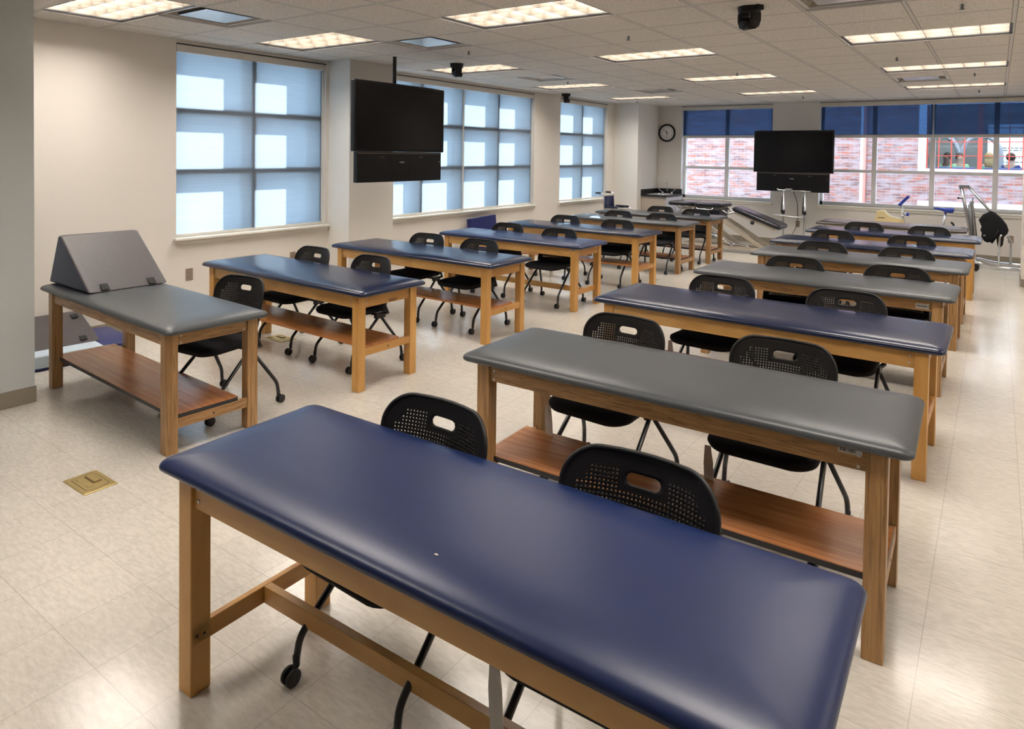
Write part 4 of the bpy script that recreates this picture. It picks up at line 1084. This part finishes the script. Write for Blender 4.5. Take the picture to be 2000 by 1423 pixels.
MB().tube([(-.42, -.03, 1.07), (-.47, -.05, 1.075)], .008, 8).lathe([(0, -.012), (.016, -.01), (.016, .01), (0, .012)], 10, M=Tm(-.475, -.05, 1.075) @ R(PI / 2, 'Y'), cap=False).build('release_knob', 'black_plastic', t_, weld=False)
for y in (-.26, .26):
    MB().tube([(-.245, y * .8, .115), (-.20, y, .135), (-.05, y, .095), (.10, y, .085), (.50, y * 1.1, .085)], .022, 10, round_=.08).build('base_leg', 'chrome', t_)
    for x in (-.23, .46): MB().lathe([(.01, -.014), (.045, -.014), (.052, -.008), (.052, .008), (.045, .014), (.01, .014)], 20, M=Tm(x, y * (.82 if x < 0 else 1.1), .052) @ R(PI / 2, 'X')).build('wheel', 'rubber', t_)
MB().tube([(-.235, -.22, .115), (-.235, .22, .115)], .025, 10).build('base_cross_tube', 'chrome', t_)
MB().tube([(.055, -.12, .10), (.055, -.12, .52), (.08, -.12, .56)], .014, 10, round_=.03).build('upright', 'chrome', t_)
MB().tube([(.20, .14, .10), (.20, .14, .45), (.15, .14, .52)], .016, 10, round_=.05).build('upright', 'silver', t_)
t2 = thing('lift_sling', 'black fabric sling draped over the boom of the patient lift', 'sling', (0, 12.55, 0))
out = [(-.06, .905), (-.10, .87), (-.155, .84), (-.21, .755), (-.17, .66), (-.175, .635), (-.185, .60), (-.165, .565), (-.17, .50), (-.13, .44), (-.09, .42), (-.06, .43), (-.03, .41), (-.005, .45), (.02, .50), (.035, .38), (.055, .345), (.08, .375), (.10, .40), (.11, .52), (.15, .57), (.165, .62), (.14, .70), (.08, .79), (.0, .87)]
cxs, czs = -.02, .66
loops = []
for y, sc_, w in ((-.085, .80, .018), (-.075, .93, .012), (-.045, 1.0, .0), (-.03, .99, .0), (.03, .99, 0), (.05, 1.0, .0), (.075, .93, -.012), (.085, .80, -.018)):
    loops.append([(cxs + (p[0] - cxs) * sc_, y + .014 * math.sin(p[0] * 55) * (1 if abs(y) > .02 else 0), czs + (p[1] - czs) * sc_) for p in out])
MB().loft(loops).build('sling_cloth', 'black_fabric', t2)
for x0, z0_, x1_, z1_ in ((-.02, .50, .04, .62), (-.14, .55, -.10, .47)): MB().tube([(x0, -.10, z0_), (x1_, -.102, z1_)], .006, 6).build('sling_strap', 'black_plastic', t2)
MB().lathe([(.012, -.002), (.012, .002)], 12, M=Tm(-.13, -.098, .53) @ R(PI / 2, 'X')).build('white_button', 'white_plastic', t2)

# ------------------------------------------------------------------ wheelchair
t_ = thing('wheelchair', 'navy folding wheelchair in the far left corner behind the last left table', 'wheelchair', (-5.90, 11.42, 0), -PI / 2 + .0)
# local: faces +y (world +x), width along x
for s_ in (-1, 1):
    MB().tube([(s_ * .2, -.16, .955), (s_ * .2, -.02, .955), (s_ * .2, 0, .90), (s_ * .2, .02, .50), (s_ * .2, .03, .28)], .012, 10, round_=.05).build('back_post', 'chrome', t_)
    MB().tube([(s_ * .2, -.165, .955), (s_ * .2, -.06, .955)], .017, 10).build('push_handle', 'black_plastic', t_)
    MB().tube([(s_ * .22, .02, .52), (s_ * .22, .04, .68), (s_ * .22, .34, .68), (s_ * .22, .38, .62), (s_ * .22, .39, .45)], .011, 10, round_=.05).build('arm_frame', 'chrome', t_)
    MB().loft([rrect(.05, .27, .02, .693, 4), rrect(.055, .28, .025, .705, 4), rrect(.045, .26, .02, .722, 4)], M=Tm(s_ * .22, .17, 0)).build('armrest_pad', 'navy_vinyl_dark', t_)
    MB().tube([(s_ * .2, .02, .45), (s_ * .2, .42, .46), (s_ * .2, .46, .42), (s_ * .2, .60, .12)], .011, 10, round_=.06).build('side_rail', 'chrome', t_)
    w_ = MB()
    n = 40; M = Tm(s_ * .28, .05, .30) @ R(PI / 2, 'Y')
    loops = []
    for k in range(n): a = 2 * PI * k / n; loops.append([((.285 + .016 * math.cos(q)) * math.cos(a), (.285 + .016 * math.cos(q)) * math.sin(a), .016 * math.sin(q)) for q in [2 * PI * z / 8 for z in range(8)]])
    loops.append(loops[0]); w_.loft(loops, M=M, cap0=False, cap1=False)
    wo = w_.build('drive_wheel', 'rubber', t_)
    sp_ = MB()
    for k in range(14): a = 2 * PI * k / 14; sp_.tube([(0, 0, 0), (.272 * math.cos(a), .272 * math.sin(a), 0)], .0022, 5, M=M)
    sp_.tube([(0, 0, -.03), (0, 0, .03)], .022, 12, M=M).build('spokes', 'silver', wo, weld=False)
    MB().lathe([(.015, -.014), (.085, -.014), (.098, -.008), (.098, .008), (.085, .014), (.015, .014)], 22, M=Tm(s_ * .21, .46, .098) @ R(PI / 2, 'Y')).build('front_wheel', 'rubber', t_)
    MB().tube([(s_ * .17, .60, .12), (s_ * .17, .66, .10)], .010, 8).box(min(s_ * .03, s_ * .17), max(s_ * .03, s_ * .17), .60, .73, .085, .095).build('footrest', 'black_plastic', t_, weld=False)
MB().add([(-.2, 0, .52), (.2, 0, .52), (.2, -.005, .90), (-.2, -.005, .90), (0, -.03, .52), (0, -.035, .90)], [(0, 4, 5, 3), (4, 1, 2, 5)], 0, None, True).build('back_sling', 'navy_vinyl_dark', t_)
MB().add([(-.2, .02, .47), (.2, .02, .47), (.2, .42, .48), (-.2, .42, .48), (0, .02, .455), (0, .42, .465)], [(0, 4, 5, 3), (4, 1, 2, 5)], 0, None, True).build('seat_sling', 'navy_vinyl_dark', t_)
for o in t_.children:
    if o.name.startswith(('back_sling', 'seat_sling')): q = o.modifiers.new('thick', 'SOLIDIFY'); q.thickness = .006
MB().tube([(-.19, .1, .14), (.19, .3, .44)], .010, 8).tube([(.19, .1, .14), (-.19, .3, .44)], .010, 8).build('cross_brace', 'chrome', t_, weld=False)

# ------------------------------------------------------------------ outside: neighbouring brick building, its window, the people in it
struct(MB().box(-40, 30, -20, 60, -4.3, -4.2).build('ground_outside', 'asphalt'))
YN = 19.0
bd = thing('brick_building', 'weathered red brick building across the way, seen through the back windows', 'building', (0, YN, 0))
wx0, wx1, wz0, wz1 = -1.39, 2.6, 1.42, 2.95
b = MB().box(-9.2, wx0, 0, .3, -4.2, 7).box(wx1, 9, 0, .3, -4.2, 7).box(wx0, wx1, 0, .3, -4.2, wz0).box(wx0, wx1, 0, .3, wz1, 7)
b.build('brick_wall', 'brick', bd)
MB().box(-1.55, wx0, -.04, .05, 1.357, 3.05).box(wx0, wx1 + .15, -.05, .05, 1.357, 1.445).box(wx0, wx1 + .15, -.04, .05, wz1, 3.05).build('white_surround', 'white_exterior', bd, weld=False)
MB().box(-1.54, 3.0, -.08, .02, .10, .665).build('white_ledge', 'white_exterior', bd)
wf = MB()
wf.box(wx0, wx0 + .03, .0, .10, wz0, wz1).box(wx0, wx1, 0, .10, wz0, wz0 + .03)
wf.box(-.375, -.285, -.01, .10, wz0, wz1).box(.62, .71, -.01, .10, wz0, wz1)
for x in (-1.135, -.885, -.63, -.04, .215, .465, .96, 1.2): wf.box(x - .012, x + .012, .02, .08, wz0, wz1)
for z in (1.755, 2.08, 2.4): wf.box(wx0, wx1, .025, .075, z - .009, z + .009)
wf.build('window_frame', 'red_paint', bd, weld=False)
MB().box(wx0, wx1, .052, .056, wz0, wz1).build('window_pane', 'window_glass', bd)
# the room behind the neighbour's window
MB().box(-2.0, 2.6, 1.0, 2.4, 3.14, 3.18).build('added_fill_panel', 'added_fill_panel', bd)  # unseen glowing panel, added to brighten the people and their room
b = MB().box(-2.6, 3.2, 3.2, 3.3, 0, 3.2).box(-2.7, -2.6, .3, 3.3, 0, 3.2).box(3.2, 3.3, .3, 3.3, 0, 3.2).box(-2.6, 3.2, .3, 3.3, 3.2, 3.3).box(-2.6, 3.2, .3, 3.3, .48, .58)
b.build('inner_room', 'neighbour_wall', bd, weld=False)
b = MB()
for cx_ in (-1.25, -.35):
    pts = [(cx_ + .42 * math.cos(a), 0, 1.75 + .55 * math.sin(a)) for a in [PI * k / 10 for k in range(11)]]
    b.tube([(pts[0][0], 2.4, .45)] + [(p[0], 2.4, p[2]) for p in pts] + [(pts[-1][0], 2.4, .45)], .06, 8)
b.build('interior_arch', 'neighbour_arch', bd, weld=False)
MB().lathe([(.035, 0), (.035, 8.5)], 16, M=Tm(-2.70, -.05, -4.2)).build('drainpipe', 'pink_pipe', bd)
MB().box(-2.80, -2.735, -.03, .0, -4.2, 5).build('pale_strip', 'white_exterior', bd)
pr = thing('projection_board', 'pale blue lit board with lines of dark writing behind the seated people', 'board', (0, YN, 0))
MB().box(-.22, 1.9, 2.9, 2.93, 1.48, 2.6).build('lit_surface', 'projection', pr)
b = MB()
for z, x0, x1 in ((1.985, .02, .95), (1.925, .02, .80), (1.865, .02, .10), (1.80, .18, .26), (1.735, .22, .75), (1.62, .0, .62)):
    x = x0
    while x < x1:
        w = random.uniform(.03, .11); b.box(x, min(x + w, x1), 2.893, 2.90, z - .012, z + .012); x += w + .028
b.build('writing', 'dark_frame', pr, weld=False)
def desk(x0, x1, lab):
    d = thing('desk', lab, 'desk', (0, YN, .58), 0, 'desks inside the brick building')
    MB().box(x0, x1, .55, 1.0, .86, .90).build('desk_top', 'table_blue', d, bevel=.005)
    for x in (x0 + .04, x1 - .04): MB().box(x - .02, x + .02, .60, .95, 0, .86).build('leg', 'dark_frame', d)
desk(-1.36, -.45, 'blue desk before the person in the light green shirt'); desk(-.24, 1.6, 'blue desk before the teal, navy and white shirted people')
def person(label, x, y, shirt, skin, hair, yaw, lean=0, z=.58, long_hair=False, arms=0):
    """a seated figure, one skinned body from pelvis to head, arms and legs"""
    V = [(0, 0, .50), (0, 0, .66), (0, -.01, .82), (0, -.01, .95), (0, 0, 1.01), (0, .02, 1.12), (0, .03, 1.18),
         (.15, -.01, .93), (.20, .04, .72), (.14, .26, .70), (-.15, -.01, .93), (-.20, .04, .72), (-.14, .26, .70),
         (.09, .02, .49), (.11, .38, .48), (.11, .40, .08), (.11, .50, .03), (-.09, .02, .49), (-.11, .38, .48), (-.11, .40, .08), (-.11, .50, .03)]
    E = [(0, 1), (1, 2), (2, 3), (3, 4), (4, 5), (5, 6), (3, 7), (7, 8), (8, 9), (3, 10), (10, 11), (11, 12), (0, 13), (13, 14), (14, 15), (15, 16), (0, 17), (17, 18), (18, 19), (19, 20)]
    Rr = [.13, .125, .13, .10, .05, .085, .075, .055, .045, .03, .055, .045, .03, .08, .065, .045, .04, .08, .065, .045, .04]
    t_ = thing('person', label, 'person', (x, YN + y, z), yaw, 'seated people inside the brick building')
    def skinned(name, vs, es, rs, mat, grow=0):
        me = bpy.data.meshes.new(name); me.from_pydata(vs, es, []); me.materials.append(MATS[mat])
        o = bpy.data.objects.new(name, me); COL.objects.link(o); o.parent = t_
        sk_ = o.modifiers.new('skin', 'SKIN'); sk_.use_smooth_shade = True
        for k, r in enumerate(rs): me.skin_vertices[0].data[k].radius = (r + grow, (r + grow) * (.72 if k < 4 else 1))
        me.skin_vertices[0].data[0].use_root = True
        ss = o.modifiers.new('sub', 'SUBSURF'); ss.levels = 1; ss.render_levels = 1
        return o
    skinned('body', V, E, Rr, skin)
    idx = [0, 1, 2, 3, 7, 8, 10, 11]
    mp_ = {a: b_ for b_, a in enumerate(idx)}
    skinned('shirt', [V[i] for i in idx], [(mp_[a], mp_[b_]) for a, b_ in E if a in mp_ and b_ in mp_], [Rr[i] for i in idx], shirt, .014)
    hb_ = MB(); loops = []
    for k in range(9):
        a = PI * k / 8
        loops.append([(.098 * math.sin(a) * math.cos(q), -.012 + .108 * math.sin(a) * math.sin(q) * (1 if math.sin(q) < 0 else .62), 1.165 + .108 * math.cos(a)) for q in [2 * PI * s / 14 for s in range(14)]][:])
    hb_.loft(loops[:7])
    if long_hair: hb_.loft([rrect(.17, .07, .03, 1.12, 3), rrect(.19, .08, .035, 1.0, 3), rrect(.14, .06, .025, .88, 3)], M=Tm(0, -.075, 0))
    hb_.build('hair', hair, t_, weld=False)
    fc = MB()
    for s_ in (-1, 1):
        fc.lathe([(0, -.006), (.009, 0), (0, .006)], 8, M=Tm(s_ * .03, .108, 1.15), cap=False)
    fc.build('eyes', 'label_ink', t_, weld=False)
    MB().loft([[(-.008, .10, 1.14), (.008, .10, 1.14), (0, .105, 1.16)], [(-.012, .105, 1.115), (.012, .105, 1.115), (0, .128, 1.118)]], smooth=True).build('nose', skin, t_)
    # simple chair under the figure
    return t_
def stool(x, y, lab):
    s_ = thing('stool', lab, 'stool', (x, YN + y, .58), 0, 'stools inside the brick building')
    MB().lathe([(.16, .35), (.175, .36), (.175, .38), (.16, .39)], 18).build('seat', 'dark_frame', s_)
    MB().lathe([(.02, .01), (.02, .35)], 10).lathe([(.15, 0), (.15, .012)], 16).build('stem', 'silver', s_, weld=False)
P_ = [(-1.03, 1.25, 'shirt_green', 'skin_dark', 'hair_black', PI * .85, 'seated person in a light green shirt behind the left red-framed panes', False),
      (-.78, 1.80, 'shirt_green', 'skin_light', 'hair_brown', PI * 1.1, 'second seated person in light green, close behind the first', False),
      (-.17, 1.25, 'shirt_teal', 'skin_light', 'hair_blonde', .1, 'seated person with long blonde hair in a teal shirt', True),
      (.27, 1.30, 'shirt_navy', 'skin_light', 'hair_brown', -.5, 'seated person with short brown hair in a navy shirt', False),
      (.72, 1.25, 'shirt_white', 'skin_light', 'hair_brown', -.7, 'seated person in white at the picture edge, beside the navy shirt', False)]
for x, y, sh, sk_, ha, yaw, lab, lh in P_:
    person(lab, x, y, sh, sk_, ha, yaw, long_hair=lh)
    stool(x, y, {'shirt_green': 'round stool under a person in light green', 'shirt_teal': 'round stool under the person in teal', 'shirt_navy': 'round stool under the person in navy', 'shirt_white': 'round stool under the person in white'}[sh] + (' nearer the left frame' if x < -1 else ' farther back' if x < -.5 else ''))
